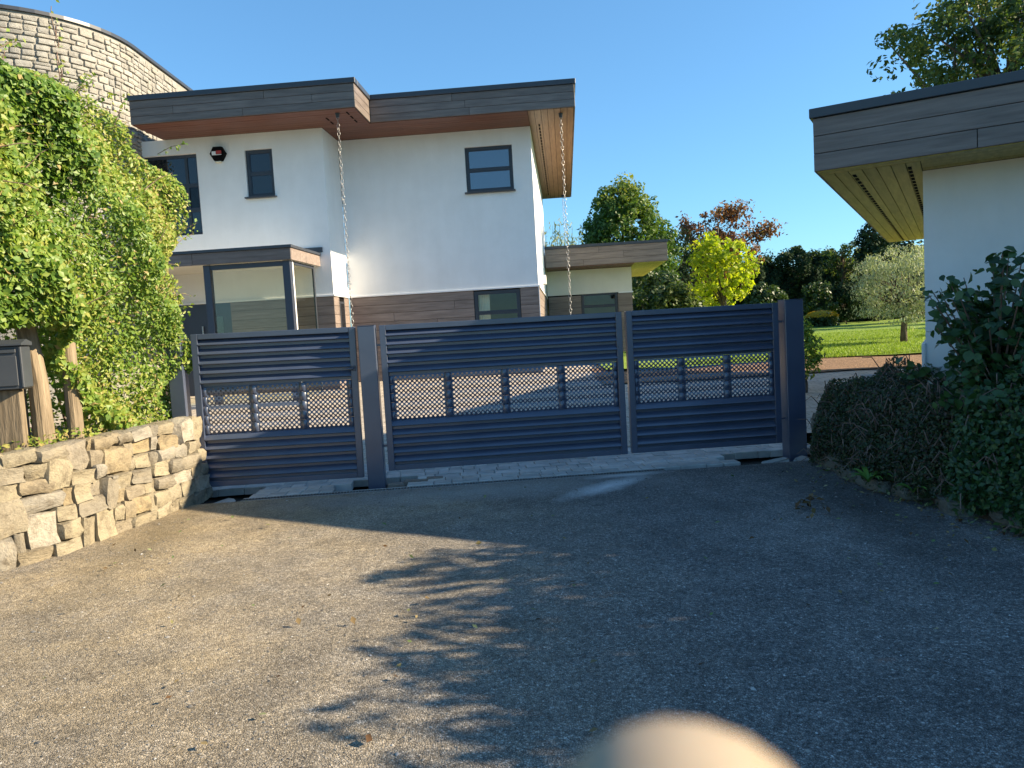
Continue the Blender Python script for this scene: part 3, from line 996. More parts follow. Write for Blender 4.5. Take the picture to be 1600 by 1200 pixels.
def plank_rows(T, name, axis, a0, a1, pos, thick, z0, z1, rows, mat, seed, lens=(2.4, 3.9), out=-1, gap=.006, holes=(), parent=None):
    """horizontal boards; axis 'x': run along x at y=pos, axis 'y': run along y at x=pos"""
    r = random.Random(seed)
    hh = (z1 - z0) / rows
    for i in range(rows):
        za, zb_ = z0 + i * hh + gap / 2, z0 + (i + 1) * hh - gap / 2
        a = a0
        first = True
        while a < a1 - .01:
            l = r.uniform(*lens) * (r.uniform(.35, 1) if first else 1)
            first = False
            e = a + l
            if a1 - e < .5: e = a1
            segs = [(a + gap / 2, e - gap / 2)]
            for (h0, h1, hz0, hz1) in holes:
                if hz0 < zb_ - .005 and hz1 > za + .005:
                    ns = []
                    for s0, s1 in segs:
                        if s1 <= h0 or s0 >= h1: ns.append((s0, s1)); continue
                        if s0 < h0: ns.append((s0, h0))
                        if s1 > h1: ns.append((h1, s1))
                    segs = ns
            for s0, s1 in segs:
                if s1 - s0 < .03: continue
                t0, t1 = sorted((pos, pos + out * thick))
                if axis == 'x': T.box(name, s0, s1, t0, t1, za, zb_, mat, .003, parent)
                else: T.box(name, t0, t1, s0, s1, za, zb_, mat, .003, parent)
            a = e

ZS, ZF, ZC, ZT = 6.43, 6.44, 6.92, 7.03      # soffit, fascia bottom, cap bottom, cap top
TIM = 2.70                                    # top of the timber cladding
# right block ---------------------------------------------------
winR = (-1.57, -0.45, 5.0, 6.05)
winG = (-1.55, -0.45, 1.55, 2.68)
wall_x(H, 'wall', -4.57, 0, 0, .3, TIM + .04, ZS - .002, [winR], 'render')
wall_x(H, 'wall', -4.57, -.002, .035, .3, .3, TIM + .039, [(winG[0], winG[1], winG[2], TIM + .02)], 'black')
H.box('wall', -.3, 0, .301, 9.2, TIM + .04, ZS - .002, 'render')
H.box('wall', -.3, -.035, .301, 9.2, .3, TIM + .039, 'black')
plank_rows(H, 'cladding_plank', 'x', -4.57, -.004, .034, .03, .45, TIM, 11, 'clad', 3, holes=[(winG[0] - .01, winG[1] + .01, winG[2] - .04, 3)])
plank_rows(H, 'cladding_plank', 'y', .036, 9.2, -.034, .03, .45, TIM, 11, 'clad', 4, out=1)
H.box('corner_trim', -.003, .012, -.008, .036, .45, TIM, 'trim')
H.box('drip_trim', -4.54, .035, -.03, -.0005, TIM + .005, TIM + .045, 'trim', .004)
H.box('drip_trim', .0005, .03, -.03 + .0305, 9.2, TIM + .005, TIM + .045, 'trim', .004)
window(H, *winR, .05, bars_z=(5.52,), glass='glass_sky')
window(H, *winG, .02, bars_z=(2.16,), glass='glass', room='room', curtain=True, sill=False)
# left block ----------------------------------------------------
LX, LY = -4.58, -1.2
winL = (-6.38, -5.75, 5.02, 6.07)
winT = (-8.75, -7.5, 4.28, 6.09)
wall_x(H, 'wall', -9.6, LX, LY, LY + .3, TIM + .04, ZS - .002, [winL, winT], 'render')
H.box('wall', LX - .3, LX, LY + .301, -.001, TIM + .04, ZS - .002, 'render')
wall_x(H, 'wall', -9.6, LX - .035, LY + .035, LY + .3, .3, TIM + .039, [], 'black')
H.box('wall', LX - .3, LX - .036, LY + .301, .03, .3, TIM + .039, 'black')
plank_rows(H, 'cladding_plank', 'x', -9.6, LX - .002, LY + .034, .03, .45, TIM, 11, 'clad', 5, holes=[(-8.2, -7.0, .3, 2.72)])
plank_rows(H, 'cladding_plank', 'y', LY + .036, -.002, LX - .034, .03, .45, TIM, 11, 'clad', 6, out=1, holes=[(LY + .4, LY + .8, 1.0, 2.62)])
H.box('drip_trim', -9.6, LX + .03, LY - .03, LY - .0005, TIM + .005, TIM + .045, 'trim', .004)
H.box('drip_trim', LX + .0005, LX + .03, LY + .0005, -.031, TIM + .005, TIM + .045, 'trim', .004)
window(H, *winL, LY + .05, bars_z=(5.55,), glass='glass_dark')
window(H, *winT, LY + .08, bars_z=(5.4, 4.85), bars_x=(-7.8,), glass='glass_dark', sill=False, fr=.05)
# narrow slot window on the return wall
MB().box(LX - .03, LX + .004, LY + .42, LY + .78, 1.0 - HB, 2.6 - HB, .004).build('slot_window', M['frame'], house)
MB().box(LX + .005, LX + .008, LY + .47, LY + .73, 1.05 - HB, 2.55 - HB).build('pane', M['glass_dark'], house)
# entrance door behind the porch glass
door = H.box('door', -8.2, -7.0, LY + .02, LY + .08, .5, 2.71, 'anth', .004)
MB().box(-7.55, -7.2, LY + .012, LY + .0195, .8 - HB, 2.4 - HB).build('pane', M['glass_dark'], door)
MB().tube([(-7.68, LY - .03, 1.2 - HB), (-7.68, LY - .03, 2.2 - HB)], .018, 8).build('handle', M['steel'], door)

# flat roofs and eaves -------------------------------------------
FRX, FRY, FLX, FLY, BK = 1.04, -1.25, -3.46, -2.45, 10.2
H.box('roof_slab', -8.24, FLX - .06, FLY + .06, 9.0, ZS + .03, ZC - .01, 'black')
H.box('roof_slab', FLX - .059, FRX - .06, FRY + .06, BK - .05, ZS + .03, ZC - .01, 'black')
plank_rows(H, 'fascia_plank', 'x', FLX + .003, FRX, FRY + .025, .025, ZF, ZC, 3, 'plank', 11)
plank_rows(H, 'fascia_plank', 'x', -8.25, FLX, FLY + .025, .025, ZF, ZC, 3, 'plank', 12)
plank_rows(H, 'fascia_plank', 'y', FLY + .027, FRY - .003, FLX - .025, .0255, ZF, ZC, 3, 'plank_y', 13, out=1)
plank_rows(H, 'fascia_plank', 'y', FRY + .027, BK, FRX - .025, .0255, ZF, ZC, 3, 'plank_y', 14, out=1)
H.box('roof_edge_trim', FLX + .035, FRX + .03, FRY - .03, FRY + .2, ZC + .002, ZT, 'roofcap', .006)
H.box('roof_edge_trim', -8.27, FLX + .03, FLY - .03, FLY + .2, ZC + .002, ZT, 'roofcap', .006)
H.box('roof_edge_trim', FLX - .17, FLX + .031, FLY + .201, FRY + .2, ZC + .002, ZT - .001, 'roofcap', .006)
H.box('roof_edge_trim', FRX - .17, FRX + .031, FRY + .201, BK, ZC + .002, ZT - .001, 'roofcap', .006)
H.box('roof_edge_trim', -8.24, FRX, BK - .1, BK + .03, ZC + .002, ZT - .002, 'roofcap')
H.box('fascia_plank', FLX, FRX - .03, BK - .03, BK, ZF, ZC, 'plank')
def soffit(T, root_name, runs, axis, c0, c1, n, z, mat, seed, a0, a1, th=.018):
    r = random.Random(seed)
    w_ = (c1 - c0) / n
    for i in range(n):
        a, b_ = c0 + i * w_ + .004, c0 + (i + 1) * w_ - .004
        dz = r.uniform(0, .003)
        if axis == 'x': T.box(root_name, a0, a1, a, b_, z + dz, z + th, mat)
        else: T.box(root_name, a, b_, a0, a1, z + dz, z + th, mat)
soffit(H, 'soffit_board', 0, 'x', FRY + .03, -.002, 8, ZS, 'soffit', 1, FLX + .6, -.003)
soffit(H, 'soffit_board', 0, 'x', FLY + .03, LY - .002, 8, ZS, 'soffit', 2, -8.24, FLX - .03)
soffit(H, 'soffit_board', 0, 'x', LY + .001, FRY + .028, 1, ZS + .003, 'soffit', 3, LX + .002, FLX - .03)
soffit(H, 'soffit_board', 0, 'x', FRY + .03, -.002, 8, ZS + .001, 'soffit', 4, LX + .003, FLX + .598)
soffit(H, 'soffit_board', 0, 'y', .002, FRX - .03, 7, ZS, 'soffit_y', 5, FRY + .03, BK - .05)
def vents(T, x, y0, y1, z, parent, wid=.035, step=.3, ln=.2, axis='y'):
    mb = MB()
    a = y0
    while a < y1:
        if axis == 'y': mb.box(x - wid / 2, x + wid / 2, a, a + ln, z - .0045 - T.zb, z + .001 - T.zb)
        else: mb.box(a, a + ln, x - wid / 2, x + wid / 2, z - .0045 - T.zb, z + .001 - T.zb)
        a += step
    mb.build('vent_strip', M['black'], parent)
vents(H, .22, -.1, 9.3, ZS, house)
vents(H, -3.72, -2.2, -1.45, ZS, house)
vents(H, -4.25, -1.9, -1.3, ZS, house)

# porch ------------------------------------------------------------
PX1, PY0 = -4.83, -3.05
PZ0, PZ1 = 3.38, 3.67
H.box('porch_roof', -9.0, PX1 - .04, PY0 + .04, LY - .002, PZ0 + .02, PZ1 - .03, 'cream')
plank_rows(H, 'fascia_plank', 'x', -9.0, PX1, PY0 + .025, .025, PZ0, PZ1 - .05, 1, 'plank', 21)
plank_rows(H, 'fascia_plank', 'y', PY0 + .027, LY - .02, PX1 - .025, .0255, PZ0, PZ1 - .05, 1, 'clad', 22, out=1, lens=(1.1, 1.2))
H.box('roof_edge_trim', -9.0, PX1 + .03, PY0 - .03, PY0 + .1, PZ1 - .048, PZ1 + .01, 'roofcap', .004)
H.box('roof_edge_trim', PX1 - .1, PX1 + .029, PY0 + .101, LY - .02, PZ1 - .048, PZ1 + .009, 'roofcap', .004)
H.box('roof_flashing', -6.2, LX - .18, LY - .04, LY - .003, PZ1 + .03, PZ1 + .14, 'roofcap')
H.box('porch_post', -5.06, -4.9, PY0 + .1, PY0 + .24, .5, PZ0, 'anth', .006)
H.box('porch_post', -6.72, -6.58, PY0 + .1, PY0 + .24, .5, PZ0, 'anth', .006)
H.box('porch_rail', -6.575, -5.065, PY0 + .12, PY0 + .2, PZ0 - .1, PZ0 - .002, 'anth', .004)
H.box('porch_mullion', -4.94, -4.9, LY - .32, LY - .26, .5, PZ0, 'frame', .004)
H.box('porch_mullion', -4.94, -4.9, PY0 + .245, PY0 + .3, .5, PZ0 - .001, 'trim', .004)
H.box('porch_rail', -4.935, -4.905, PY0 + .301, LY - .321, PZ0 - .07, PZ0 - .002, 'frame', .004)
H.box('glass_pane', -6.575, -5.065, PY0 + .15, PY0 + .162, .6, PZ0 - .101, 'glass')
H.box('glass_pane', -4.925, -4.913, PY0 + .302, LY - .322, .6, PZ0 - .071, 'glass')
H.box('step', -8.6, -4.9, PY0 + .05, LY - .01, .2, .52, 'concrete', .01)

# single storey extension behind ----------------------------------
EX, EY = 2.9, 8.0
winE = (1.17, 2.4, 1.9, 2.81)
wall_x(H, 'wall', .03, EX, EY, EY + .3, TIM + .09, 3.62, [], 'cream')
wall_x(H, 'wall', .03, EX - .003, EY + .035, EY + .3, .3, TIM + .089, [(winE[0], winE[1], winE[2], TIM + .07)], 'black')
H.box('wall', EX - .3, EX, EY + .301, EY + 6, .3, 3.62, 'cream')
plank_rows(H, 'cladding_plank', 'x', .05, EX, EY + .034, .03, .45, TIM + .05, 11, 'clad', 31, holes=[(winE[0] - .01, winE[1] + .01, winE[2] - .04, 3.2)])
H.box('drip_trim', 2.43, EX + .03, EY - .03, EY - .0005, TIM + .055, TIM + .1, 'trim')
window(H, *winE, EY + .02, bars_z=(2.36,), glass='glass', room='room', sill=False)
EFX, EFY = 3.96, 6.7
H.box('roof_slab', .05, EFX - .05, EFY + .06, EY + 6, 3.66, 4.22, 'black')
plank_rows(H, 'fascia_plank', 'x', .04, EFX, EFY + .025, .025, 3.65, 4.24, 3, 'clad', 32)
plank_rows(H, 'fascia_plank', 'y', EFY + .027, EY + 6, EFX - .025, .0255, 3.65, 4.24, 3, 'plank_y', 33, out=1)
H.box('roof_edge_trim', .035, EFX + .03, EFY - .03, EFY + .2, 4.242, 4.33, 'roofcap')
H.box('roof_edge_trim', EFX - .1, EFX + .029, EFY + .201, EY + 6, 4.242, 4.329, 'roofcap')
soffit(H, 'soffit_board', 0, 'x', EFY + .03, EY - .002, 8, 3.63, 'soffit', 34, .05, EX)
soffit(H, 'soffit_board', 0, 'y', EX + .002, EFX - .03, 8, 3.63, 'soffit_g', 35, EFY + .03, EY + 6)
H.box('meter_box', .04, .16, 1.2, 1.5, 2.82, 3.05, 'trim', .01)

# alarm bell box -----------------------------------------------------
def hw(x, y, z):
    c, s_ = math.cos(-HA), math.sin(-HA)
    return (HO.x + x * c - y * s_, HO.y + x * s_ + y * c, z)
al = empty('alarm_box', hw(-6.97, LY, 5.86), -HA)
prop(al, 'black hexagonal alarm bell box with white band high on the wall', 'alarm box')
def hexa(r_, y0, y1, zc, squash=1.0):
    a = [(r_ * math.cos(R(60 * k)), zc + r_ * math.sin(R(60 * k)) * squash) for k in range(6)]
    v = [(x, y1, z) for x, z in a] + [(x * .93, y0, zc + (z - zc) * .93) for x, z in a]
    return MB().add(v, [tuple(range(6)), tuple(range(11, 5, -1))] + [(k, (k + 1) % 6, 6 + (k + 1) % 6, 6 + k) for k in range(6)])
hexa(.185, -.1, -.001, .16).build('housing', M['black'], al)
MB().box(-.12, -.03, -.105, -.1005, .14, .21).build('white_print', M['trim'], al)
MB().box(-.02, .1, -.105, -.1005, .15, .22).build('red_print', M['red'], al)
MB().box(-.12, .1, -.105, -.1005, .125, .138).build('white_print', M['trim'], al)
MB().box(-.07, .07, -.085, -.01, -.035, -.002, .01).build('beacon_lens', M['amber'], al)

# rain chains -----------------------------------------------------------
def chain_mesh(length, link=.105, wd=.029, rr=.0042):
    mb = MB()
    n_ = int(length / (link * .78))
    for i in range(n_):
        zc = -(i + .5) * link * .78
        pts = []
        for k in range(10):
            a = 2 * math.pi * k / 10
            x, z = wd * math.cos(a), link / 2 * math.sin(a)
            jit = .25 * math.sin(i * 1.7)
            ca, sa = (math.cos(jit), math.sin(jit)) if i % 2 == 0 else (math.cos(jit + 1.57), math.sin(jit + 1.57))
            pts.append((x * ca, x * sa, zc + z))
        mb.tube(pts + [pts[0]], rr, 5, cap=False)
    return mb
for (x, y, zt, zb_, lab) in ((-3.93, -2.15, ZS, .75, 'steel rain chain hanging from the left roof corner'),
                             (.72, -.85, ZS, .75, 'steel rain chain hanging from the right roof corner'),
                             (.72, 9.6, ZS, .8, 'thin distant rain chain at the far end of the right eave')):
    o = empty('rain_chain', hw(x, y, zb_), -HA)
    prop(o, lab, 'rain chain', 'rain chains')
    c_ = chain_mesh(zt - zb_ - .05).build('chain_links', M['steel'], o, smooth=True)
    c_.location = (0, 0, zt - zb_ - .05)
    MB().tube([(0, 0, zt - zb_ - .09), (0, 0, zt - zb_ + .0)], [.03, .05], 10).build('outlet', M['anth'], o)

# ================================================================== STONE TOWER
def blob_stone_mesh(name, seed, mat, amp=.12, pw=4.0, crisp=False):
    """rounded block: 26 point lattice pushed towards a superellipsoid, then knocked about"""
    r = random.Random(seed)
    pts, idx = [], {}
    K = 3
    ph = [r.uniform(0, 6.28) for _ in range(9)]
    for i in range(K + 1):
        for j in range(K + 1):
            for k in range(K + 1):
                if 0 < i < K and 0 < j < K and 0 < k < K: continue
                idx[(i, j, k)] = len(pts)
                q = [2 * t / K - 1 for t in (i, j, k)]
                q = [math.copysign(abs(t) ** .8, t) for t in q]
                nrm = sum(abs(t) ** pw for t in q) ** (1 / pw)
                mx_ = max(abs(t) for t in q)
                q = [t * mx_ / nrm for t in q]
                wv = [1 + amp * .8 * math.sin(2.1 * q[(a_ + 1) % 3] + ph[a_]) + amp * .5 * math.sin(3.3 * q[(a_ + 2) % 3] + ph[a_ + 3]) + r.uniform(-amp, amp) * (.7 if crisp else .35) for a_ in range(3)]
                pts.append(tuple(c * .5 * w_ for c, w_ in zip(q, wv)))
    f = []
    for ax in range(3):
        for s_ in (0, K):
            for a in range(K):
                for b_ in range(K):
                    q = []
                    for da, db in ((0, 0), (1, 0), (1, 1), (0, 1)):
                        t = [0, 0, 0]
                        t[ax] = s_
                        t[(ax + 1) % 3] = a + da
                        t[(ax + 2) % 3] = b_ + db
                        q.append(idx[tuple(t)])
                    f.append(q)
    me = bpy.data.meshes.new(name)
    me.from_pydata(pts, [], f)
    fix_normals(me)
    me.polygons.foreach_set('use_smooth', np.full(len(me.polygons), not crisp, dtype=bool))
    try:
        me.set_sharp_from_angle(angle=R(38))
    except Exception:
        pass
    me.materials.append(mat)
    return me

TCX, TCY, TR, TTOP = -10.7, 17.5, 2.6, 8.56
tower = empty('stone_tower', (TCX, TCY, .6))
prop(tower, 'round cream stone tower rising above the hedge at the left', 'tower')
def tower_pt(u_, rad):
    """plan position at arc parameter u (metres along the outer face) and outward angle"""
    arc = TR * math.pi / 2
    if u_ < arc:
        a = -math.pi / 2 + u_ / TR
        return rad * math.cos(a), rad * math.sin(a), a
    return rad, u_ - arc, 0.0
core = MB()
us = np.linspace(-TR * 2.4, TR * math.pi / 2 + 4.5, 60)
ring = [tower_pt(u_, TR + .015)[:2] for u_ in us]
core.add([(x, y, -.4) for x, y in ring] + [(x, y, TTOP - .66) for x, y in ring], [(i, i + 1, 61 + i, 60 + i) for i in range(59)])
core.add([(x, y, TTOP - .66) for x, y in ring] + [(-1.5, 1.5, TTOP - .66)], [(i, i + 1, 60) for i in range(59)])
core.build('wall_core', M['mortar'], tower, smooth=True)
cop = MB()
for ra, rb_, z0, z1 in ((TR + .07, TR - .3, TTOP - .07, TTOP),):
    o_ = [tower_pt(u_, ra)[:2] for u_ in us]
    i_ = [tower_pt(u_, rb_)[:2] for u_ in us]
    n_ = len(us)
    vv = [(x, y, z0 - .6) for x, y in o_] + [(x, y, z1 - .6) for x, y in o_] + [(x, y, z1 - .6) for x, y in i_] + [(x, y, z0 - .6) for x, y in i_]
    ff = []
    for q in range(4):
        for i in range(n_ - 1):
            a, b_ = q * n_, ((q + 1) % 4) * n_
            ff.append((a + i, a + i + 1, b_ + i + 1, b_ + i))
    cop.add(vv, ff)
cop.build('roof_edge_trim', M['roofcap'], tower, smooth=False)
TS = [blob_stone_mesh('stone', 100 + i, M['tower_stone'], .07, 7.0) for i in range(10)]
cand = []
z = TTOP - .12
tr_ = random.Random(5)
while z > 4.2:
    hgt = tr_.choice((.09, .11, .13, .15, .18))
    u_ = -1.6 + tr_.uniform(0, .3)
    while u_ < 6.2:
        w = tr_.uniform(.16, .42) if hgt < .15 else tr_.uniform(.14, .34)
        if hgt >= .15 and tr_.random() < .45:
            h1 = hgt * tr_.uniform(.4, .6)
            cand.append((u_ + w / 2, z - h1 / 2, w, h1))
            cand.append((u_ + w / 2, z - h1 - (hgt - h1) / 2, w, hgt - h1))
        else:
            cand.append((u_ + w / 2, z - hgt / 2, w, hgt))
        u_ += w
    z -= hgt
def tower_vis(c):
    x, y, a = tower_pt(c[0], TR)
    X, Y, Z = TCX + x, TCY + y, c[1]
    d_ = Vector((X, Y, Z - EYE))
    w_ = d_.dot(fw)
    px_, py_ = 800 + F_PX * d_.dot(cr) / w_, 600 - F_PX * d_.dot(cu) / w_
    lim = np.interp(px_, [0, 60, 120, 160, 205, 206, 330], [110, 130, 185, 240, 235, 150, 140])
    return px_ > -12 and py_ < lim + 14 and px_ < 330
near = [c for c in cand if tower_vis(c)]
rest = [c for c in cand if not tower_vis(c)]
near.sort(key=lambda c: -c[2] * c[3])
rest += near[295:]
near = near[:295]
for i, (u_, zc, w, hgt) in enumerate(near):
    x, y, a = tower_pt(u_, TR - .03 + tr_.uniform(-.012, .02))
    link_copy('stone', TS[i % 10], tower, (x, y, zc - .6), (tr_.uniform(-.02, .02), tr_.uniform(-.02, .02), a + math.pi / 2), (w - .012, .16, hgt - .012))
mb = MB()
for i, (u_, zc, w, hgt) in enumerate(rest):
    x, y, a = tower_pt(u_, TR - .03 + tr_.uniform(-.012, .02))
    mt = Matrix.Translation((x, y, zc - .6)) @ Matrix.Rotation(a + math.pi / 2, 4, 'Z') @ Matrix.Diagonal((w - .012, .16, hgt - .012, 1))
    me = TS[i % 10]
    mb.add([mt @ v.co for v in me.vertices], [tuple(p.vertices) for p in me.polygons])
o = mb.build('stonework', M['tower_stone'], tower)
o['kind'] = 'stuff'

# ================================================================== GARAGE
GB = R(30.4)
gar = empty('garage', (3.27, 8.0, 0.0), -GB)
prop(gar, 'white outbuilding with deep grey timber eaves at the right', 'garage')
G = HT(gar, 0.0)
gz0, gz1, gz2 = 3.175, 3.72, 3.82
GW_, GL = 7.5, 10.4
wx, wy = .97, .88
MB().box(wx, GW_, wy, wy + .3, -.1, gz0 - .002).build('wall', M['render'], gar)
MB().box(wx, wx + .3, wy + .301, GL - .9, -.1, gz0 - .002).build('wall', M['render'], gar)
MB().box(wx - .04, wx - .0005, wy - .04, GL - .9, -.1, 1.32, .01).build('plinth', M['render'], gar)
MB().box(wx + .301, GW_, GL - 1.2, GL - .9, -.1, gz0 - .002).build('wall', M['render'], gar)
MB().box(GW_ - .3, GW_, wy + .301, GL - 1.2, -.1, gz0 - .002).build('wall', M['render'], gar)
MB().box(.06, GW_ + .8, .06, GL - .06, gz0 + .03, gz1).build('roof_slab', M['black'], gar)
plank_rows(G, 'fascia_plank', 'x', 0, GW_ + .9, .025, .025, gz0 + .005, gz1, 3, 'plank', 41, lens=(2.6, 3.4))
plank_rows(G, 'fascia_plank', 'y', .027, GL, .025, .0255, gz0 + .005, gz1, 3, 'plank_y', 42)
MB().box(-.03, GW_ + .9, -.03, .2, gz1 + .002, gz2, .006).build('roof_edge_trim', M['roofcap'], gar)
MB().box(-.031, .17, .201, GL, gz1 + .002, gz2 - .001, .006).build('roof_edge_trim', M['roofcap'], gar)
soffit(G, 'soffit_board', 0, 'x', .03, .25, 2, gz0, 'soffit_g', 43, .03, GW_ + .8)
soffit(G, 'soffit_board', 0, 'x', .252, wy - .002, 4, gz0 + .001, 'soffit_g', 44, wx + .002, GW_ + .8)
soffit(G, 'soffit_board', 0, 'y', .03, wx - .002, 7, gz0, 'soffit_g', 45, .254, GL - .03)
vents(G, .33, .5, GL - .3, gz0, gar, .035, .26, .17)
vents(G, .86, .5, GL - .3, gz0, gar, .035, .26, .17)

# ================================================================== LEFT BANK, STONE WALL, HEDGE
wpath = [(-3.62, 8.72), (-3.62, 8.3), (-3.82, 7.25), (-3.98, 6.45), (-4.28, 6.0), (-4.9, 5.45), (-5.8, 4.9), (-7.2, 4.5)]
wp = [np.array(p) for p in wpath]
seg = [np.linalg.norm(b_ - a) for a, b_ in zip(wp, wp[1:])]
cum = np.concatenate([[0], np.cumsum(seg)])
def wall_at(u_):
    x = np.interp(u_, cum, [p[0] for p in wp])
    y = np.interp(u_, cum, [p[1] for p in wp])
    x2 = np.interp(u_ + .15, cum, [p[0] for p in wp]); y2 = np.interp(u_ + .15, cum, [p[1] for p in wp])
    x1 = np.interp(u_ - .15, cum, [p[0] for p in wp]); y1 = np.interp(u_ - .15, cum, [p[1] for p in wp])
    return x, y, math.atan2(y1 - y2, x1 - x2)
# earth bank held by the wall
bk = []
for p in wpath: bk.append((p[0] - .2, p[1] + .05))
poly = bk + [(-12, 4.6), (-12, 9.6), (-4.1, 9.2)]
v = [(x, y, -.1) for x, y in poly] + [(x, y, .86) for x, y in poly]
n_ = len(poly)
o = mesh_obj('earth_bank', v, [tuple(range(n_, 2 * n_))] + [(i, (i + 1) % n_, n_ + (i + 1) % n_, n_ + i) for i in range(n_)], M['soil'])
fix_normals(o.data)
prop(o, kind='structure')
swall = empty('dry_stone_wall', (-3.9, 6.9, 0))
prop(swall, 'low sunlit dry stone wall of cream blocks below the hedge', 'wall')
SM = [blob_stone_mesh('stone', 200 + i, M['stone'], .13, 11.0, True) for i in range(14)]
sr = random.Random(31)
zc = -.03
courses = (.14, .16, .13, .15, .13, .14, .12, .12)
blocked = []
nsw = 0
for ci, hgt in enumerate(courses):
    u_ = 0.0
    nb_ = []
    while u_ < cum[-1] - .1:
        hit = [q for q in blocked if q[0] - .06 < u_ < q[1] - .02]
        if hit:
            u_ = hit[0][1]; continue
        w = sr.uniform(.11, .33)
        nxt = [q[0] for q in blocked if q[0] > u_]
        if nxt and u_ + w > min(nxt) - .07: w = max(.08, min(nxt) - u_)
        x, y, a = wall_at(u_ + w / 2)
        lim = np.interp(u_, [0, .6, 1.3, 1.9, 2.6, 9], [.99, .99, .96, .97, .99, .99])
        two = ci < len(courses) - 1 and w > .14 and sr.random() < .22 and zc + hgt + courses[ci + 1] < lim
        hh_ = hgt + (courses[ci + 1] if two else 0)
        if zc + hh_ * .6 > lim:
            u_ += w; continue
        if two: nb_.append((u_, u_ + w))
        nx_, ny_ = -math.sin(a), math.cos(a)
        sgn = 1 if (nx_ - ny_) > 0 else -1
        off_ = -.06 - .1 * zc + sr.uniform(-.022, .018)
        link_copy('stone', SM[sr.randrange(14)], swall, (x + sgn * nx_ * off_ + 3.9, y + sgn * ny_ * off_ - 6.9, zc + hh_ / 2 + sr.uniform(-.008, .008)),
                  (sr.uniform(-.08, .08), sr.uniform(-.1, .1), a + sr.uniform(-.09, .09) + (math.pi if sr.random() < .5 else 0)),
                  (w * sr.uniform(1.0, 1.1), sr.uniform(.2, .27), hh_ * sr.uniform(.98, 1.12)))
        nsw += 1
        u_ += w
    blocked = nb_
    zc += hgt

# wooden posts of the old fence under the hedge
for i, (x, y, r_, h_, tilt, lab) in enumerate(((-4.56, 6.95, .075, .95, .0, 'log fence post standing right behind the mailbox'), (-4.38, 7.02, .085, 1.35, -.06, 'pale round log fence post just right of the mailbox'),
                                               (-4.3, 7.38, .07, 1.2, .0, 'log fence post half covered by leaves right of the pale one'), (-4.78, 6.85, .08, .9, .0, 'log post under the mailbox at the left picture edge'))):
    root = empty('fence_post', (x, y, .8))
    prop(root, lab, 'post', 'log fence posts')
    mbp = MB().tube([(0, 0, -.1), (tilt * .3, 0, h_ * .5), (tilt, tilt, h_)], [r_ * 1.05, r_, r_ * .97], 12)
    mbp.build('shaft', M['log'], root, smooth=False)

# mailbox
mbx = empty('mailbox', (-4.2, 6.62, 1.455), R(14))
prop(mbx, 'dark grey metal mailbox at the left picture edge', 'mailbox')
MB().box(-.36, 0, -.2, .0, 0, .37, .008).build('body', M['mailbox'], mbx)
MB().add([(-.39, -.235, .372), (.025, -.235, .372), (.025, .02, .372), (-.39, .02, .372), (-.39, -.235, .387), (.025, -.235, .387), (.02, -.1, .425), (-.385, -.1, .425), (.025, .02, .40), (-.39, .02, .40)],
         [(0, 1, 2, 3), (0, 4, 5, 1), (4, 7, 6, 5), (7, 9, 8, 6), (1, 5, 6, 8, 2), (0, 3, 9, 7, 4), (3, 2, 8, 9)]).build('lid', M['mailbox'], mbx)
MB().box(-.33, -.03, -.212, -.2005, .03, .285, .004).build('door', M['mailbox'], mbx)
MB().box(-.33, -.03, -.214, -.2005, .31, .345, .004).build('letter_flap', M['mailbox'], mbx)
MB().box(-.01, .012, -.21, .0, .01, .36, .006).build('side_return', M['mailbox'], mbx)
MB().box(-.3, -.06, -.12, -.04, -.6, -.002, .01).build('bracket', M['log'], mbx)

# the sunlit hedge
M['hedge'] = mat_leaf("hedge_leaf", [(0.065, 0.135, 0.026), (0.14, 0.24, 0.04), (0.22, 0.305, 0.05), (0.34, 0.35, 0.085), (0.38, 0.28, 0.13)], 0.35, 0.45, 0.4)
def hedge_face(y, z):
    """x of the leafy face; bulges in lumps"""
    base = np.interp(y, [4.0, 5.4, 6.0, 6.6, 7.3, 8.2, 8.8], [-6.6, -4.9, -4.35, -4.2, -4.06, -3.9, -3.74])
    lump = .13 * np.sin(y * 4.1 + z * 2.3) + .11 * np.sin(y * 2.2 - z * 3.7 + 1) + .07 * np.sin(y * 8.3 + z * 6.1) + .06 * np.sin(z * 9 - y * 5)
    over = np.interp(y, [7.5, 8.0], [0, .16]) * np.interp(z, [1.0, 1.3], [1, 0]) + np.interp(z, [.8, 1.7, 2.2, 3.4, 4.2, 4.8], [-.32, -.22, .03, .04, -.06, -.2])
    return base + lump + over
def hedge_top(y):
    return np.interp(y, [4.0, 5.4, 6.2, 6.7, 7.2, 7.6, 8.2, 8.6, 8.95], [5.0, 4.75, 4.65, 4.7, 4.4, 4.25, 4.4, 4.15, 3.7]) + .1 * np.sin(y * 7)
def hedge_bot(y):
    return np.interp(y, [5.4, 6.9, 7.15, 7.4, 7.65, 9.0], [2.0, 2.0, 1.75, 1.25, .95, .86])
rng = np.random.default_rng(11)
n = 95000
y = 4.2 + rng.uniform(0, 1, n) * 4.75
zb0, zt0 = hedge_bot(y), hedge_top(y)
z = zb0 + (zt0 - zb0) * rng.uniform(0, 1, n)
dep = rng.exponential(.13, n)
x = hedge_face(y, z) - dep
# rounded shoulder at the top and at the far end
sh = np.clip((z - (zt0 - .5)) / .5, 0, 1)
x -= .4 * sh ** 2
nrm = unit(np.stack([np.full(n, .85), np.full(n, -.35), .15 + sh * .9], -1) + rng.normal(size=(n, 3)) * .55)
P = np.stack([x, y, z], -1)
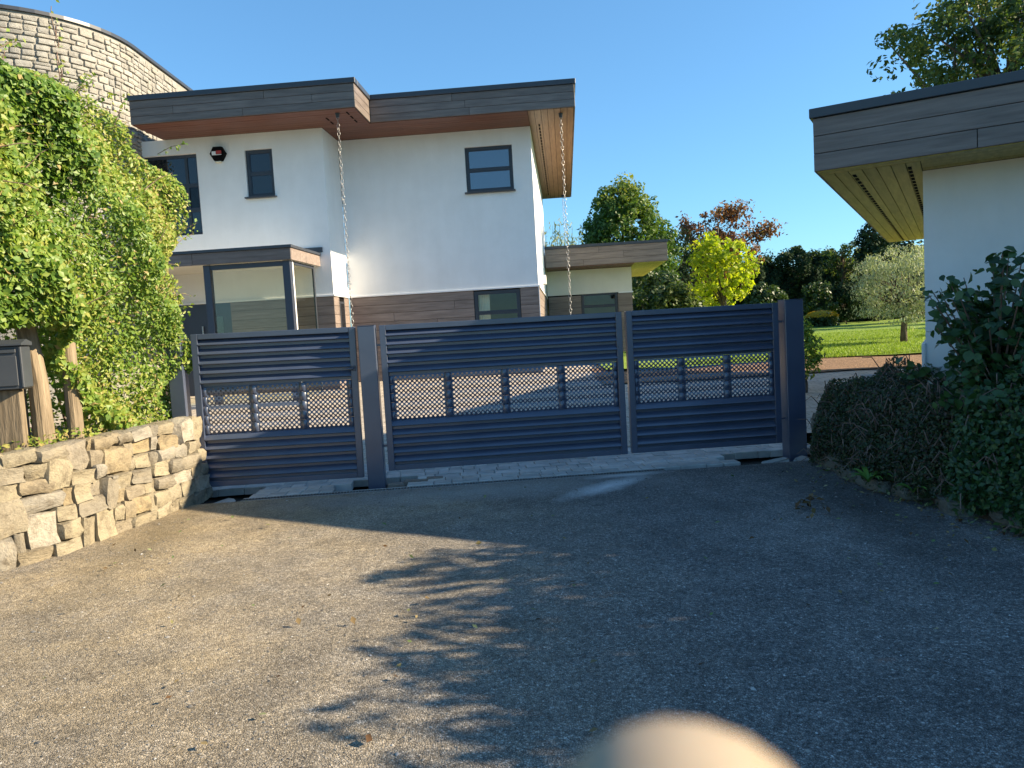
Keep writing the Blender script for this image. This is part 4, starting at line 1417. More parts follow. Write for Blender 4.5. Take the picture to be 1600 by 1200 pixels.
# top and back skin
m2 = 16000
y2 = 4.2 + rng.uniform(0, 1, m2) * 4.75
z2 = hedge_top(y2) - rng.exponential(.1, m2)
x2 = hedge_face(y2, z2) - .4 - rng.uniform(0, 1.1, m2)
P = np.concatenate([P, np.stack([x2, y2, z2], -1)])
nrm = np.concatenate([nrm, unit(np.stack([np.full(m2, .3), np.full(m2, -.2), np.full(m2, .9)], -1) + rng.normal(size=(m2, 3)) * .5)])
m3 = 12000
y3 = 4.2 + rng.uniform(0, 1, m3) * 4.75
z3 = 1.0 + rng.uniform(0, 1, m3) * (hedge_top(y3) - 1.1)
x3 = hedge_face(y3, z3) - rng.uniform(.45, 1.1, m3)
ok = (z3 > hedge_bot(y3) - .2) | (x3 < hedge_face(y3, z3) - .7)
P = np.concatenate([P, np.stack([x3, y3, z3], -1)[ok]])
nrm = np.concatenate([nrm, unit(rng.normal(size=(int(ok.sum()), 3)))])
tone = rng.uniform(0, .62, len(P)) + .14 * np.sin(P[:, 1] * 3.1 + P[:, 2] * 2) + np.interp(P[:, 1], [6.5, 8.5], [0, .17])
tone = np.where(rng.random(len(P)) < .03, .97, np.clip(tone, 0, .85))
hroot = empty('hedge', (-4.6, 7.0, .85))
prop(hroot, 'tall sunlit leafy hedge growing on top of the stone wall', 'hedge')
off = np.array([-4.6, 7.0, .85])
big = P[:, 1] < 7.35 + .4 * np.sin(P[:, 2] * 2)
leaves('foliage', (P - off)[big], nrm[big], .072, M['hedge'], hroot, aspect=.62, tone=tone[big])
leaves('foliage', (P - off)[~big], nrm[~big], .054, M['hedge'], hroot, aspect=.5, tone=tone[~big])
# loose sprigs that break the outline
mb = MB()
sp, sn = [], []
for i in range(150):
    yy = 4.9 + random.random() * 4.05
    if random.random() < .6:
        zz = float(hedge_top(yy)) - .05
        a = np.array([float(hedge_face(yy, zz)) - .5 - random.random() * .3, yy, zz])
        dd = np.array([random.uniform(-.3, .6), random.uniform(-.3, .5), random.uniform(.3, 1)])
    else:
        zz = random.uniform(2.0, float(hedge_top(yy)))
        a = np.array([float(hedge_face(yy, zz)), yy, zz])
        dd = np.array([random.uniform(.2, .7), random.uniform(-.3, .6), random.uniform(-.1, .6)])
    L_ = random.uniform(.15, .42)
    dd = dd / np.linalg.norm(dd) * L_
    pts = [a - off, a + dd * .5 + np.array([0, 0, .02]) - off, a + dd + np.array([0, 0, -.05 * L_]) - off]
    mb.tube(pts, [.005, .004, .002], 4)
    for k in range(int(L_ * 42)):
        t = random.random() ** .7
        sp.append(pts[0] * (1 - t) + pts[2] * t + rng.normal(size=3) * .022)
        sn.append(rng.normal(size=3) + np.array([.5, -.3, .5]))
leaves('sprig_leaves', np.array(sp), np.array(sn), .052, M['hedge'], hroot, aspect=.55, tone=rng.uniform(.2, .8, len(sp)))
# woody stems seen in the gaps
for i in range(34):
    yy = 5.3 + random.random() * 3.5
    x0_ = float(hedge_face(yy, 1.5)) - random.uniform(.35, .7)
    pts = [np.array([x0_, yy, .8]) - off, np.array([x0_ + random.uniform(-.1, .15), yy + random.uniform(-.2, .2), 1.7]) - off, np.array([x0_ + random.uniform(-.1, .2), yy + random.uniform(-.4, .4), 2.8]) - off]
    mb.tube(pts, [.014, .01, .005], 5)
mb.build('stems', M['twig'], hroot)['kind'] = 'stuff'
# vine runners climbing the tower
vt = empty('climbing_vine', (TCX + TR * .45, TCY - TR * .9, 4.0))
prop(vt, 'thin leafy vine runners climbing the stone tower', 'vine')
vo_ = np.array([TCX + TR * .45, TCY - TR * .9, 4.0])
mb = MB(); sp = []; sn = []
for u0_, ztop_ in ((2.0, 8.5), (2.15, 8.75), (2.5, 7.6), (1.3, 7.2), (3.1, 7.0), (3.5, 6.6)):
    pts = []
    u_ = u0_
    for zz in np.arange(4.2, ztop_, .18):
        u_ += random.uniform(-.06, .05)
        xx, yy, a = tower_pt(u_, TR + .06)
        pts.append(np.array([TCX + xx, TCY + yy, zz]) - vo_)
        for k in range(5 if zz < 7.3 else 2):
            sp.append(pts[-1] + rng.normal(size=3) * np.array([.09, .05, .09]))
            sn.append(np.array([math.cos(a), math.sin(a), .3]) + rng.normal(size=3) * .5)
    mb.tube(pts, .008, 4)
mb.build('stem', M['twig'], vt)
leaves('leaves', np.array(sp), np.array(sn), .085, M['hedge'], vt, tone=rng.uniform(.3, .85, len(sp)))
# low herbs on the bank in front of the posts
hp = np.stack([rng.uniform(-4.75, -3.95, 1500), rng.uniform(5.6, 8.4, 1500), rng.uniform(.86, 1.02, 1500)], -1)
keep = hp[:, 0] < np.interp(hp[:, 1], [5.4, 6.0, 6.45, 7.25, 8.3], [-5.0, -4.4, -4.1, -3.95, -3.8])
o = leaves('bank_herbs', hp[keep], rng.normal(size=(int(keep.sum()), 3)) * .6 + np.array([.3, -.3, .7]), .05, M['hedge'], None, tone=rng.uniform(.2, 1, int(keep.sum())))
prop(o, 'small weeds and dry leaves on top of the stone wall bank', 'weeds', kind='stuff')

# ================================================================== RIGHT BANK
kp = [(3.42, 8.75), (3.42, 8.2), (3.4, 7.3), (3.55, 6.2), (3.72, 5.2), (4.0, 4.2), (4.3, 3.0), (4.5, 1.0), (4.6, -2)]
prof_b = [(.06, -.05), (.16, .16), (.5, .42), (1.3, .7), (2.6, .85), (5, .95)]
v, f = [], []
for (x, y) in kp:
    for dx, z in prof_b: v.append((x + dx, y + dx * .12, z))
m_ = len(prof_b)
for j in range(len(kp) - 1):
    for i in range(m_ - 1): f.append((j * m_ + i, j * m_ + i + 1, (j + 1) * m_ + i + 1, (j + 1) * m_ + i))
o = mesh_obj('earth_bank', v, f, M['soil'], smooth=True)
fix_normals(o.data)
prop(o, kind='structure')
kw_ = empty('stone_kerb', (3.45, 6.8, 0))
prop(kw_, 'low rough stone edging half hidden below the dark shrubs', 'kerb')
KM = [blob_stone_mesh('stone', 300 + i, M['kerb_stone'], .17, 7.0) for i in range(6)]
kr = random.Random(8)
for i, (x, y, sx, sy, sz, z, rz) in enumerate(((3.53, 8.62, .17, .2, .3, .45, .1), (3.55, 8.6, .2, .22, .32, .14, .2), (3.52, 8.2, .5, .24, .2, .07, 1.6), (3.44, 7.68, .46, .2, .15, .05, 1.5), (3.46, 7.2, .5, .22, .14, .05, 1.55), (3.6, 7.0, .26, .2, .2, .2, 1.4),
                                          (3.56, 6.72, .4, .26, .15, .06, 1.4), (3.64, 6.2, .42, .28, .15, .06, 1.35), (3.7, 6.25, .36, .24, .1, .17, 1.4), (3.8, 5.6, .4, .3, .14, .05, 1.4), (3.9, 5.05, .5, .3, .15, .05, 1.3), (4.0, 4.5, .5, .3, .15, .05, 1.3))):
    link_copy('stone', KM[i % 6], kw_, (x - 3.45, y - 6.8, z), (kr.uniform(-.1, .1), kr.uniform(-.1, .1), rz), (sx, sy, sz))
rk = link_copy('white_rock', blob_stone_mesh('white_rock', 77, mat_noise("pale_limestone", (.3, .3, .28), (.5, .5, .47), 5, .9, 30, .6, .02), .2, 3.2), None, (4.3, 7.45, .98), (.2, .35, .5), (.36, .26, .24))
prop(rk, 'pale angular limestone rock lying among the dark shrubs', 'rock')
lw = empty('low_wall', (5.2, 11.0, 0.1), R(3))
prop(lw, 'low pale rendered wall beside the outbuilding beyond the shrubs', 'wall')
MB().box(0, 2.4, 0, .22, -.2, .66, .01).build('wall_block', M['concrete'], lw)

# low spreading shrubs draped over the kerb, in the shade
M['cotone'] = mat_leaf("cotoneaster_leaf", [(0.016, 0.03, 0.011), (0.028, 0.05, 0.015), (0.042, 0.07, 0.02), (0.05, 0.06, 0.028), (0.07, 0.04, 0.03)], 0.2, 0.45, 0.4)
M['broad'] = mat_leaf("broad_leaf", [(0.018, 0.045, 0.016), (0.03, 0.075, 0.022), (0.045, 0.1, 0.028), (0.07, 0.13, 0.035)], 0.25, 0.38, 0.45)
def drape(name, y0, y1, x_in, hmax, n, leaf, mat, label, twigs, seed, gy=0.0, xw=1.5):
    global rng
    rng = np.random.default_rng(seed)
    root = empty(name, (3.9, (y0 + y1) / 2, .4))
    prop(root, label, 'shrub', 'low shade shrubs')
    off_ = np.array([3.9, (y0 + y1) / 2, .4])
    yy = rng.uniform(y0, y1, n)
    e = np.clip(np.minimum(yy - y0, y1 - yy) / .3, 0, 1) ** .5
    xe = np.interp(yy, [p[1] for p in kp][::-1], [p[0] for p in kp][::-1]) + x_in
    t = rng.uniform(0, 1, n)
    xx = xe + t * xw + (1 - e) * .15
    lump = .12 * np.sin(yy * 4.4 + xx * 3) + .1 * np.sin(yy * 7.7 - xx * 5) + .07 * np.sin(xx * 11 + yy * 2)
    zt_ = (np.interp(t, [0, .12, .3, .6, 1], [.25, .62, .9, 1.0, .95]) * hmax + lump) * (.65 + .35 * e)
    zz = zt_ - rng.exponential(.09, n)
    # the hanging front face
    fr_ = rng.random(n) < .5
    xx = np.where(fr_, xe + .07 + .13 * np.sin(yy * 6 + zz * 5) * .5 + rng.exponential(.08, n) + (1 - e) * .15, xx)
    zz = np.where(fr_, .05 + .1 * np.sin(yy * 5.3) ** 2 + rng.uniform(0, 1, n) * (hmax * .85) * (.65 + .35 * e), zz)
    xx = np.where(fr_, xx + np.clip(zz / hmax, 0, 1) ** 2 * .28, xx)
    p = np.stack([xx, yy, zz], -1)
    nn = unit(np.stack([np.where(fr_, -.8, -.2), np.full(n, -.5), np.where(fr_, .4, .9)], -1) + rng.normal(size=(n, 3)) * .6)
    leaves('foliage', p - off_, nn, leaf, mat, root, aspect=.55)
    mb_ = MB()
    for i in range(twigs):
        k = rng.integers(n)
        a = p[k] - off_
        dd = np.array([rng.uniform(-.5, .3), rng.uniform(-.5, .5), rng.uniform(-.2, .5)]) * rng.uniform(.15, .5)
        mb_.tube([a, a + dd * .5 + np.array([0, 0, .05]), a + dd + np.array([0, 0, -.05])], [.0065, .005, .003], 4)
    mb_.build('twigs', M['twig'], root)['kind'] = 'stuff'
    return root
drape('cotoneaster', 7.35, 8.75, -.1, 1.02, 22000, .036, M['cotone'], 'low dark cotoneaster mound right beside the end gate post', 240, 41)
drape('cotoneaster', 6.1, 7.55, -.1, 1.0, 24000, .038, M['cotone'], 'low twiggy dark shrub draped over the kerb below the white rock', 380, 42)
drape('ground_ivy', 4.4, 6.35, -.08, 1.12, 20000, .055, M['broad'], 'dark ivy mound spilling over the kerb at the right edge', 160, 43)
# thin leafy ivy trails lit through the shade
# big leaved shrub in front of the outbuilding wall
def broad_shrub(base, stems, label, seed, hgt, spread, leaf=.125):
    global rng
    rng = np.random.default_rng(seed)
    root = empty('broadleaf_shrub', base)
    prop(root, label, 'shrub', 'broadleaf shrubs')
    mb_ = MB()
    P_, N_ = [], []
    for i in range(stems):
        a = rng.uniform(0, 2 * math.pi)
        r_ = spread * rng.uniform(.25, 1) 
        hh = hgt * rng.uniform(.55, 1.0) * (1 - .25 * r_ / spread)
        tip_ = np.array([r_ * math.cos(a), r_ * math.sin(a), hh])
        mid = tip_ * np.array([.45, .45, .6])
        st_ = np.array([rng.uniform(-.1, .1), rng.uniform(-.1, .1), 0])
        mb_.tube([st_, mid, tip_], [.013, .009, .004], 5)
        for t in np.linspace(.12, 1, 14):
            q = (st_ * (1 - t) ** 2 + 2 * mid * t * (1 - t) + tip_ * t * t)
            for k in range(3):
                dd = unit(rng.normal(size=3) * np.array([1, 1, .5]))
                P_.append(q + dd * rng.uniform(.04, .12))
                N_.append(np.array([0, -.35, .75]) + dd * .5 + rng.normal(size=3) * .35)
    leaves('foliage', np.array(P_), np.array(N_), leaf, M['broad'], root, aspect=.72, broad=True, fold=.2, droop=(0, 0, -.5))
    mb_.build('stems', M['twig'], root)['kind'] = 'stuff'
    return root
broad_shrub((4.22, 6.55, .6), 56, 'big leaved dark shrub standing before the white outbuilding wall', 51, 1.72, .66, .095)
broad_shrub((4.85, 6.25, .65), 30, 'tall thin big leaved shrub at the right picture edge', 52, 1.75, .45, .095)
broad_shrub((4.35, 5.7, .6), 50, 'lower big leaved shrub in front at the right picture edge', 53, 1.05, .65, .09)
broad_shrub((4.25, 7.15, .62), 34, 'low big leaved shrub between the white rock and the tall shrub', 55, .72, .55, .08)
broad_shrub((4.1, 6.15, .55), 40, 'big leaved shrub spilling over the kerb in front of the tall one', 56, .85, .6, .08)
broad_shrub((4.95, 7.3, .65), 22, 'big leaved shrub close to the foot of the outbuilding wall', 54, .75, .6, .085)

# strap-leaved fern
def fern(base, label, seed, n_, ln):
    r = random.Random(seed)
    root = empty('fern', base)
    prop(root, label, 'fern', 'strap leaved ferns')
    for i in range(n_):
        a = r.uniform(0, 2 * math.pi)
        L_ = ln * r.uniform(.6, 1.1)
        v, f = [], []
        for k in range(7):
            t = k / 6
            rr = L_ * (t * .75)
            z = L_ * (1.0 * t - .75 * t * t)
            w = .022 * math.sin(math.pi * (t * .86 + .12)) * 1.1
            c = Vector((math.cos(a) * rr, math.sin(a) * rr, z))
            s_ = Vector((-math.sin(a), math.cos(a), 0)) * w
            v += [tuple(c - s_), tuple(c + Vector((0, 0, -.006))), tuple(c + s_)]
        for k in range(6):
            b_ = k * 3
            f += [(b_, b_ + 1, b_ + 4, b_ + 3), (b_ + 1, b_ + 2, b_ + 5, b_ + 4)]
        o = mesh_obj('frond', v, f, M['fernleaf'], root, smooth=True)
M['fernleaf'] = mat_noise("fern_leaf", (0.07, 0.15, 0.025), (0.13, 0.24, 0.04), 6, .4, 30, .2)
fern((3.3, 7.02, .1), 'bright green strap leaved fern on the kerb stones', 4, 11, .34)
fern((3.42, 6.45, .12), 'small strap leaved fern right of the larger one', 6, 5, .2)

# hedge and trees that border the drive to the right (mostly out of the picture; they shade the drive)
M['dark_hedge'] = mat_leaf("dark_hedge_leaf", [(0.025, 0.05, 0.016), (0.045, 0.08, 0.022), (0.07, 0.11, 0.03)], 0.25, 0.45, 0.4)
for i, (x, y, z, rx, ry, rz, lab) in enumerate(((6.5, 4.7, 1.75, 1.0, 1.25, 1.85, 'tall laurel bush in front of the outbuilding beyond the right picture edge'),
                                            (6.1, 3.1, 1.65, 1.0, 1.35, 1.65, 'tall laurel bush beside the drive beyond the right picture edge'),
                                            (5.8, 1.5, 1.5, 1.0, 1.35, 1.45, 'tall laurel bush beside the drive level with the viewer'),
                                            (5.8, -.7, 1.7, 1.0, 1.3, 1.6, 'tall laurel bush beside the drive behind the viewer'))):
    make_shrub('laurel_bush', (x, y, .5), (x, y, z), (rx, ry, rz), 290, 90, .36, .12, M['dark_hedge'], lab, 'shrub', 'laurels along the drive', seed=60 + i, surf=.35)

# ================================================================== BACKGROUND TREES
def px_pt(u, v, Y):
    d_ = fw + cr * ((u - 800) / F_PX) - cu * ((v - 600) / F_PX)
    t = Y / d_.y
    return np.array([d_.x * t, Y, EYE + d_.z * t])
M['l_green'] = mat_leaf("tree_leaf_green", [(0.04, 0.08, 0.02), (0.065, 0.125, 0.025), (0.11, 0.17, 0.03), (0.3, 0.3, 0.035)], .35)
M['l_copper'] = mat_leaf("tree_leaf_copper", [(0.08, 0.035, 0.025), (0.14, 0.06, 0.035), (0.22, 0.1, 0.05), (0.16, 0.13, 0.04)], .35)
M['l_gold'] = mat_leaf("tree_leaf_golden", [(0.13, 0.2, 0.014), (0.26, 0.34, 0.02), (0.38, 0.42, 0.025), (0.44, 0.44, 0.04)], .45)
M['l_silver'] = mat_leaf("tree_leaf_silver", [(0.15, 0.19, 0.11), (0.26, 0.3, 0.19), (0.38, 0.42, 0.28), (0.46, 0.48, 0.34)], .25)
M['l_conifer'] = mat_leaf("tree_leaf_conifer", [(0.012, 0.028, 0.014), (0.022, 0.045, 0.02), (0.04, 0.065, 0.028)], .1, .75, .12)
M['l_open'] = mat_leaf("tree_leaf_open", [(0.03, 0.055, 0.018), (0.055, 0.095, 0.025), (0.09, 0.13, 0.035), (0.16, 0.16, 0.05)], .35)
M['l_flower'] = mat_leaf("yellow_flower", [(0.4, 0.22, 0.01), (0.55, 0.33, 0.01), (0.6, 0.4, 0.02)], .3)
M['l_reed'] = mat_leaf("bamboo_leaf", [(0.13, 0.17, 0.06), (0.22, 0.25, 0.1), (0.32, 0.32, 0.16)], .3)

def cone(c, rad):
    # taper towards the top
    k = np.clip(1 - (c[:, 2:3] + rad[2]) / (2 * rad[2]) * .55, .2, 1)
    c = c.copy(); c[:, :2] *= k * 1.25
    return c
a = px_pt(980, 420, 44)
top_z = px_pt(965, 290, 44)[2]
make_tree('broad_tree', (a[0], 44, .8), 3.5, .28, (a[0], 44, 6.2), (3.1, 2.8, 3.9), 420, 56, .5, .22, M['l_green'],
          'dense green tree with yellow top above the low roof extension', shape=cone, seed=71, tonef=lambda p, t: t * .7 + np.interp(p[:, 2], [6.4, 9.2], [0, .5]))
a = px_pt(862, 372, 33)
def bamboo():
    global rng
    rng = np.random.default_rng(72)
    root = empty('bamboo_clump', (a[0], 33, .7))
    prop(root, 'pale bamboo tuft showing above the low roof beside the house', 'bamboo')
    mb_ = MB(); P_ = []; N_ = []
    for i in range(46):
        q = np.array([rng.uniform(-.9, .9), rng.uniform(-.6, .6), 0])
        t_ = q + np.array([rng.normal() * .35, rng.normal() * .3, rng.uniform(4.0, 5.6)])
        mb_.tube([q, (q + t_) / 2, t_], [.02, .015, .006], 4)
        for k in range(60):
            s_ = rng.uniform(.45, 1)
            P_.append(q * (1 - s_) + t_ * s_ + rng.normal(size=3) * .14)
            N_.append(rng.normal(size=3))
    leaves('foliage', np.array(P_), np.array(N_), .24, M['l_reed'], root, aspect=.2, droop=(0, 0, .9))
    mb_.build('canes', M['l_reed'], root)
bamboo()
a = px_pt(1130, 380, 55)
cp = make_tree('copper_tree', (a[0], 55, .8), 5.5, .3, (a[0] - .4, 55, 6.4), (3.2, 2.4, 3.2), 190, 42, .42, .24, M['l_copper'], 'copper red tree behind the golden one with loose spreading branches', seed=73, surf=.25, limbs=40)
# its long side branch
def side_branch(root, pts, n_, rad_, leaf, mat):
    P_ = []
    pts = [np.array(p) for p in pts]
    mb_ = MB().tube(pts, np.linspace(.09, .025, len(pts)), 5)
    mb_.build('limb', M['bark'], root)
    for i in range(n_):
        t = rng.uniform(.45, 1) * (len(pts) - 1)
        k = min(int(t), len(pts) - 2)
        q = pts[k] * (1 - t + k) + pts[k + 1] * (t - k)
        P_.append(q + rng.normal(size=3) * rad_)
    leaves('crown', np.array(P_), rng.normal(size=(n_, 3)) + np.array([0, 0, .5]), leaf, mat, root)
b0 = np.array([a[0], 55, .8])
side_branch(cp, [(0, 0, 4.5), px_pt(1165, 378, 55) - b0, px_pt(1190, 362, 55) - b0, px_pt(1206, 358, 55) - b0], 700, np.array([.45, .4, .3]), .24, M['l_copper'])
side_branch(cp, [(0, 0, 4.5), px_pt(1100, 390, 55) - b0, px_pt(1075, 370, 55) - b0, px_pt(1068, 345, 55) - b0], 500, np.array([.22, .3, .35]), .24, M['l_copper'])
side_branch(cp, [(0, 0, 4.5), px_pt(1122, 350, 55) - b0, px_pt(1140, 328, 55) - b0, px_pt(1160, 325, 55) - b0], 600, np.array([.5, .4, .3]), .24, M['l_copper'])
a = px_pt(1132, 470, 29)
make_tree('golden_tree', (a[0], 29, .7), 2.2, .07, (a[0] - .1, 29, 3.5), (1.5, 1.3, 1.6), 120, 26, .26, .16, M['l_gold'], 'bright yellow green young tree behind the right gate leaf', seed=74, surf=.3, aspect=.75, limbs=22)
# tall clipped hedge at the back of the garden
rng = np.random.default_rng(75)
hb = empty('garden_hedge', (20, 58, .7))
prop(hb, 'long tall dark hedge closing the garden behind the lawn', 'hedge')
n = 52000
xh = rng.uniform(2, 46, n)
zt_ = 5.3 + .35 * np.sin(xh * .9) + .25 * np.sin(xh * 2.3 + 1) + .2 * np.sin(xh * 5.1)
zh = rng.uniform(0.0, 1, n) ** .8 * zt_
yh = 57.2 + .5 * np.sin(xh * 1.7 + zh) + .3 * np.sin(xh * 4 - zh * 2) + rng.exponential(.3, n) + np.clip(zh - zt_ + .8, 0, 1) * .8
leaves('foliage', np.stack([xh - 20, yh - 58, zh], -1), unit(rng.normal(size=(n, 3)) * .7 + np.array([0, -.8, .4])), .3, M['l_conifer'], hb)
n = 14000
xh = rng.uniform(2, 46, n)
zt_ = 5.3 + .35 * np.sin(xh * .9) + .25 * np.sin(xh * 2.3 + 1) + .2 * np.sin(xh * 5.1)
leaves('foliage', np.stack([xh - 20, rng.uniform(-.3, 1.6, n), zt_ - rng.exponential(.16, n) + .15], -1), unit(rng.normal(size=(n, 3)) * .7 + np.array([0, -.2, .8])), .26, M['dark_hedge'], hb)
MB().box(-18, 26, .6, 1.6, -.3, 4.6).build('inner_branches', M['bark'], hb)
# conifers and other trees over the hedge
for i, (u, vt_, Y, rx, mat, lab, nm, cl, lf) in enumerate(((1368, 345, 52, 1.5, 'l_conifer', 'dark conifer rising behind the silver tree', 'conifer', 120, .24),)):
    q = px_pt(u, 480, Y); t_ = px_pt(u, vt_, Y)[2]
    make_tree(nm, (q[0], Y, .8), t_ * .8, .2, (q[0], Y, t_ * .5 + .6), (rx, rx, t_ * .5 - .3), cl, 60, .5, lf, M[mat], lab, seed=80 + i, shape=cone, surf=.4)
q = px_pt(1318, 480, 54); t_ = px_pt(1318, 372, 54)[2]
make_tree('wispy_tree', (q[0], 54, .8), t_ * .75, .12, (q[0], 54, t_ - 1.6), (1.5, 1.2, 1.5), 60, 22, .4, .22, M['l_open'], 'thin wispy grey green tree top above the back hedge', seed=83, surf=.3, limbs=30)
q = px_pt(1255, 480, 60)
make_tree('hedge_tree', (q[0], 60, .8), 4.0, .2, (q[0] - 1, 60.5, 4.9), (5.0, 1.2, 1.9), 120, 40, .6, .24, M['l_conifer'], 'low dark tree row merging with the top of the back hedge', seed=84)
q = px_pt(1415, 480, 44); t_ = px_pt(1415, 352, 44)[2]
make_tree('evergreen_tree', (q[0], 44, .8), 4.0, .2, (q[0] + .5, 44, 3.6), (2.2, 1.8, 2.6), 140, 45, .5, .24, M['l_conifer'], 'dark evergreen filling the gap behind the silver tree', seed=85)
# silver weeping pear on the lawn
q = px_pt(1412, 537, 21.5)
make_tree('silver_pear_tree', (q[0], 21.5, float(tz(21.5)) + .05), 1.3, .085, (q[0] + .1, 21.5, 2.35), (1.55, 1.4, 1.15), 230, 60, .26, .1, M['l_silver'], 'small weeping silver leaved tree standing on the lawn', seed=86, aspect=.25, droop=(0, 0, -1.2), surf=.55, limbs=40)
# clipped balls and flowering shrub below the hedge
for i, (u, v_, Y, r_, mat, lab, nm) in enumerate(((1280, 470, 50, 1.15, 'dark_hedge', 'left round clipped shrub at the back of the lawn', 'topiary_ball'), (1322, 470, 50, 1.2, 'l_conifer', 'right round clipped shrub behind the yellow flowers', 'topiary_ball'),
                                                  (1195, 478, 40, 1.1, 'dark_hedge', 'dark bushy shrub right of the golden tree', 'garden_shrub'), (1010, 470, 36, 1.5, 'dark_hedge', 'dark bushy shrub beside the low extension wall', 'garden_shrub'), (1060, 480, 34, 1.0, 'l_open', 'greyer bushy shrub left of the golden tree', 'garden_shrub'), (1040, 425, 50, 2.6, 'l_conifer', 'tall dark evergreen mass below the copper tree', 'garden_shrub'))):
    q = px_pt(u, v_, Y)
    z_ = float(tz(Y))
    make_shrub(nm, (q[0], Y, z_), (q[0], Y, max(q[2], z_ + r_ * .6)), (r_, r_, r_), 90, 60, .35 * r_ / 1.2, .2, M[mat], lab, 'shrub', 'garden shrubs', seed=90 + i, surf=.7)
q = px_pt(1284, 488, 46)
sh_ = make_shrub('flowering_shrub', (q[0], 46, .75), (q[0], 46, 1.2), (1.0, .7, .6), 60, 50, .25, .16, M['dark_hedge'], 'low shrub topped with orange yellow flowers at the back of the lawn', 'shrub', seed=97)
n = 900
d_ = unit(rng.normal(size=(n, 3))); d_[:, 2] = np.abs(d_[:, 2]) * .7 + .3
leaves('flowers', d_ * np.array([.95, .7, .5]) + np.array([0, 0, .55]), d_ + rng.normal(size=(n, 3)) * .3, .14, M['l_flower'], sh_, aspect=.8)
# laurel behind the end post, lit
q = px_pt(1256, 555, 13.6)
make_shrub('young_laurel', (q[0], 13.6, float(tz(13.6))), (q[0], 13.6, 1.0), (.28, .28, .62), 46, 26, .13, .09, M['hedge'], 'young light green shrub right behind the end gate post', seed=98)
# big open tree behind the outbuilding
q = px_pt(1540, 300, 24)
make_tree('open_tree', (q[0], 24, .7), 7.5, .22, (q[0] + 1.0, 24, 9.5), (4.1, 3.2, 3.7), 300, 60, .48, .19, M['l_open'], 'tall open leafy tree rising behind the outbuilding roof', seed=99, surf=.3, limbs=50)
# dry grasses below the golden tree
def grass_clump(u, Y, lab, seed):
    global rng
    rng = np.random.default_rng(seed)
    q_ = px_pt(u, 500, Y)
    root = empty('ornamental_grass', (q_[0], Y, float(tz(Y))))
    prop(root, lab, 'grass', 'ornamental grasses')
    P_ = []
    v, f = [], []
    for i in range(160):
        a_ = rng.uniform(0, 6.28); L_ = rng.uniform(.8, 1.5); sp_ = rng.uniform(.15, .6)
        t0 = np.array([math.cos(a_), math.sin(a_), 0])
        w_ = np.cross(t0, [0, 0, 1]) * .012
        b_ = len(v)
        for t in (0, .5, 1):
            c_ = t0 * sp_ * t ** 1.6 + np.array([0, 0, L_ * (t - .12 * t * t)])
            v += [c_ - w_ * (1 - t * .8), c_ + w_ * (1 - t * .8)]
        f += [(b_, b_ + 1, b_ + 3, b_ + 2), (b_ + 2, b_ + 3, b_ + 5, b_ + 4)]
    mesh_obj('blades', v, f, M['dry'], root)
M['dry'] = mat_noise("dry_grass", (.2, .2, .09), (.42, .38, .22), 3, .8, 30, .1)
grass_clump(1085, 27, 'pale dry grass tuft left of the golden tree trunk', 5)
grass_clump(1062, 26, 'second pale dry grass tuft further left of the golden tree', 6)
# trees standing behind the outbuilding: their shadows stripe the lawn
for i, (x, y, h_, lab) in enumerate(((27, 24, 7, 'nearest garden tree hidden behind the outbuilding'), (33, 31, 9, 'second garden tree hidden behind the outbuilding'), (29, 38, 8, 'third garden tree hidden behind the outbuilding'), (40, 45, 10, 'farthest garden tree hidden behind the outbuilding'))):
    make_tree('orchard_tree', (x, y, .7), h_ * .45, .2, (x, y, h_ * .7), (2.6, 2.4, h_ * .3), 90, 40, .55, .28, M['l_green'], lab, group='trees behind the outbuilding', seed=110 + i, surf=.4)

# ================================================================== SMALL THINGS ON THE DRIVE
rng = np.random.default_rng(120)
# loose grit
n = 9000
gxp = rng.uniform(-4.2, 3.4, n)
gyp = 2.2 + rng.uniform(0, 1, n) ** 1.3 * 6.1
keep = gxp > np.interp(gyp, [2, 5.4, 6.0, 6.45, 7.25, 8.3], [-6, -4.7, -4.2, -3.9, -3.72, -3.5])
gxp, gyp = gxp[keep], gyp[keep]
n = len(gxp)
gz = 0.018 * np.sin(gxp * 1.3 + 0.6 * gyp) * np.sin(gyp * 0.9 + 0.4 * gxp) + 0.008 * np.sin(3.1 * gxp + 1) * np.sin(2.7 * gyp)
c = np.stack([gxp, gyp, gz + .001], -1)
rr = rng.uniform(.0025, .0075, n)[:, None] * np.where(rng.random(n) < .02, 2.0, 1.0)[:, None]
ang = rng.uniform(0, 6.28, n)
ax1 = np.stack([np.cos(ang), np.sin(ang), np.zeros(n)], -1); ax2 = np.stack([-np.sin(ang), np.cos(ang), np.zeros(n)], -1)
up_ = np.array([[0, 0, 1.0]])
vv = np.stack([c + ax1 * rr * 1.3, c + ax2 * rr, c - ax1 * rr * 1.2, c - ax2 * rr * .9, c + up_ * rr * .8, c - up_ * rr * .5], 1).reshape(-1, 3)
b_ = np.arange(n)[:, None] * 6
ff = np.concatenate([b_ + np.array([t]) for t in ((0, 1, 4), (1, 2, 4), (2, 3, 4), (3, 0, 4))], 1).reshape(-1, 3)
m, nt, b = newmat("grit")
at = N(nt, "ShaderNodeAttribute", attribute_name="tone")
rp = ramp(nt, [(0, (.09, .088, .085)), (.6, (.2, .19, .175)), (.93, (.3, .28, .25)), (1, (.6, .58, .55))])
nt.links.new(at.outputs['Fac'], rp.inputs[0]); nt.links.new(rp.outputs[0], b.inputs['Base Color']); b.inputs['Roughness'].default_value = .8
o = mesh_obj('loose_grit', vv, ff, m, attr=np.repeat(rng.uniform(0, 1, n), 4))
prop(o, 'loose stone grit scattered over the asphalt drive', 'grit', kind='stuff')
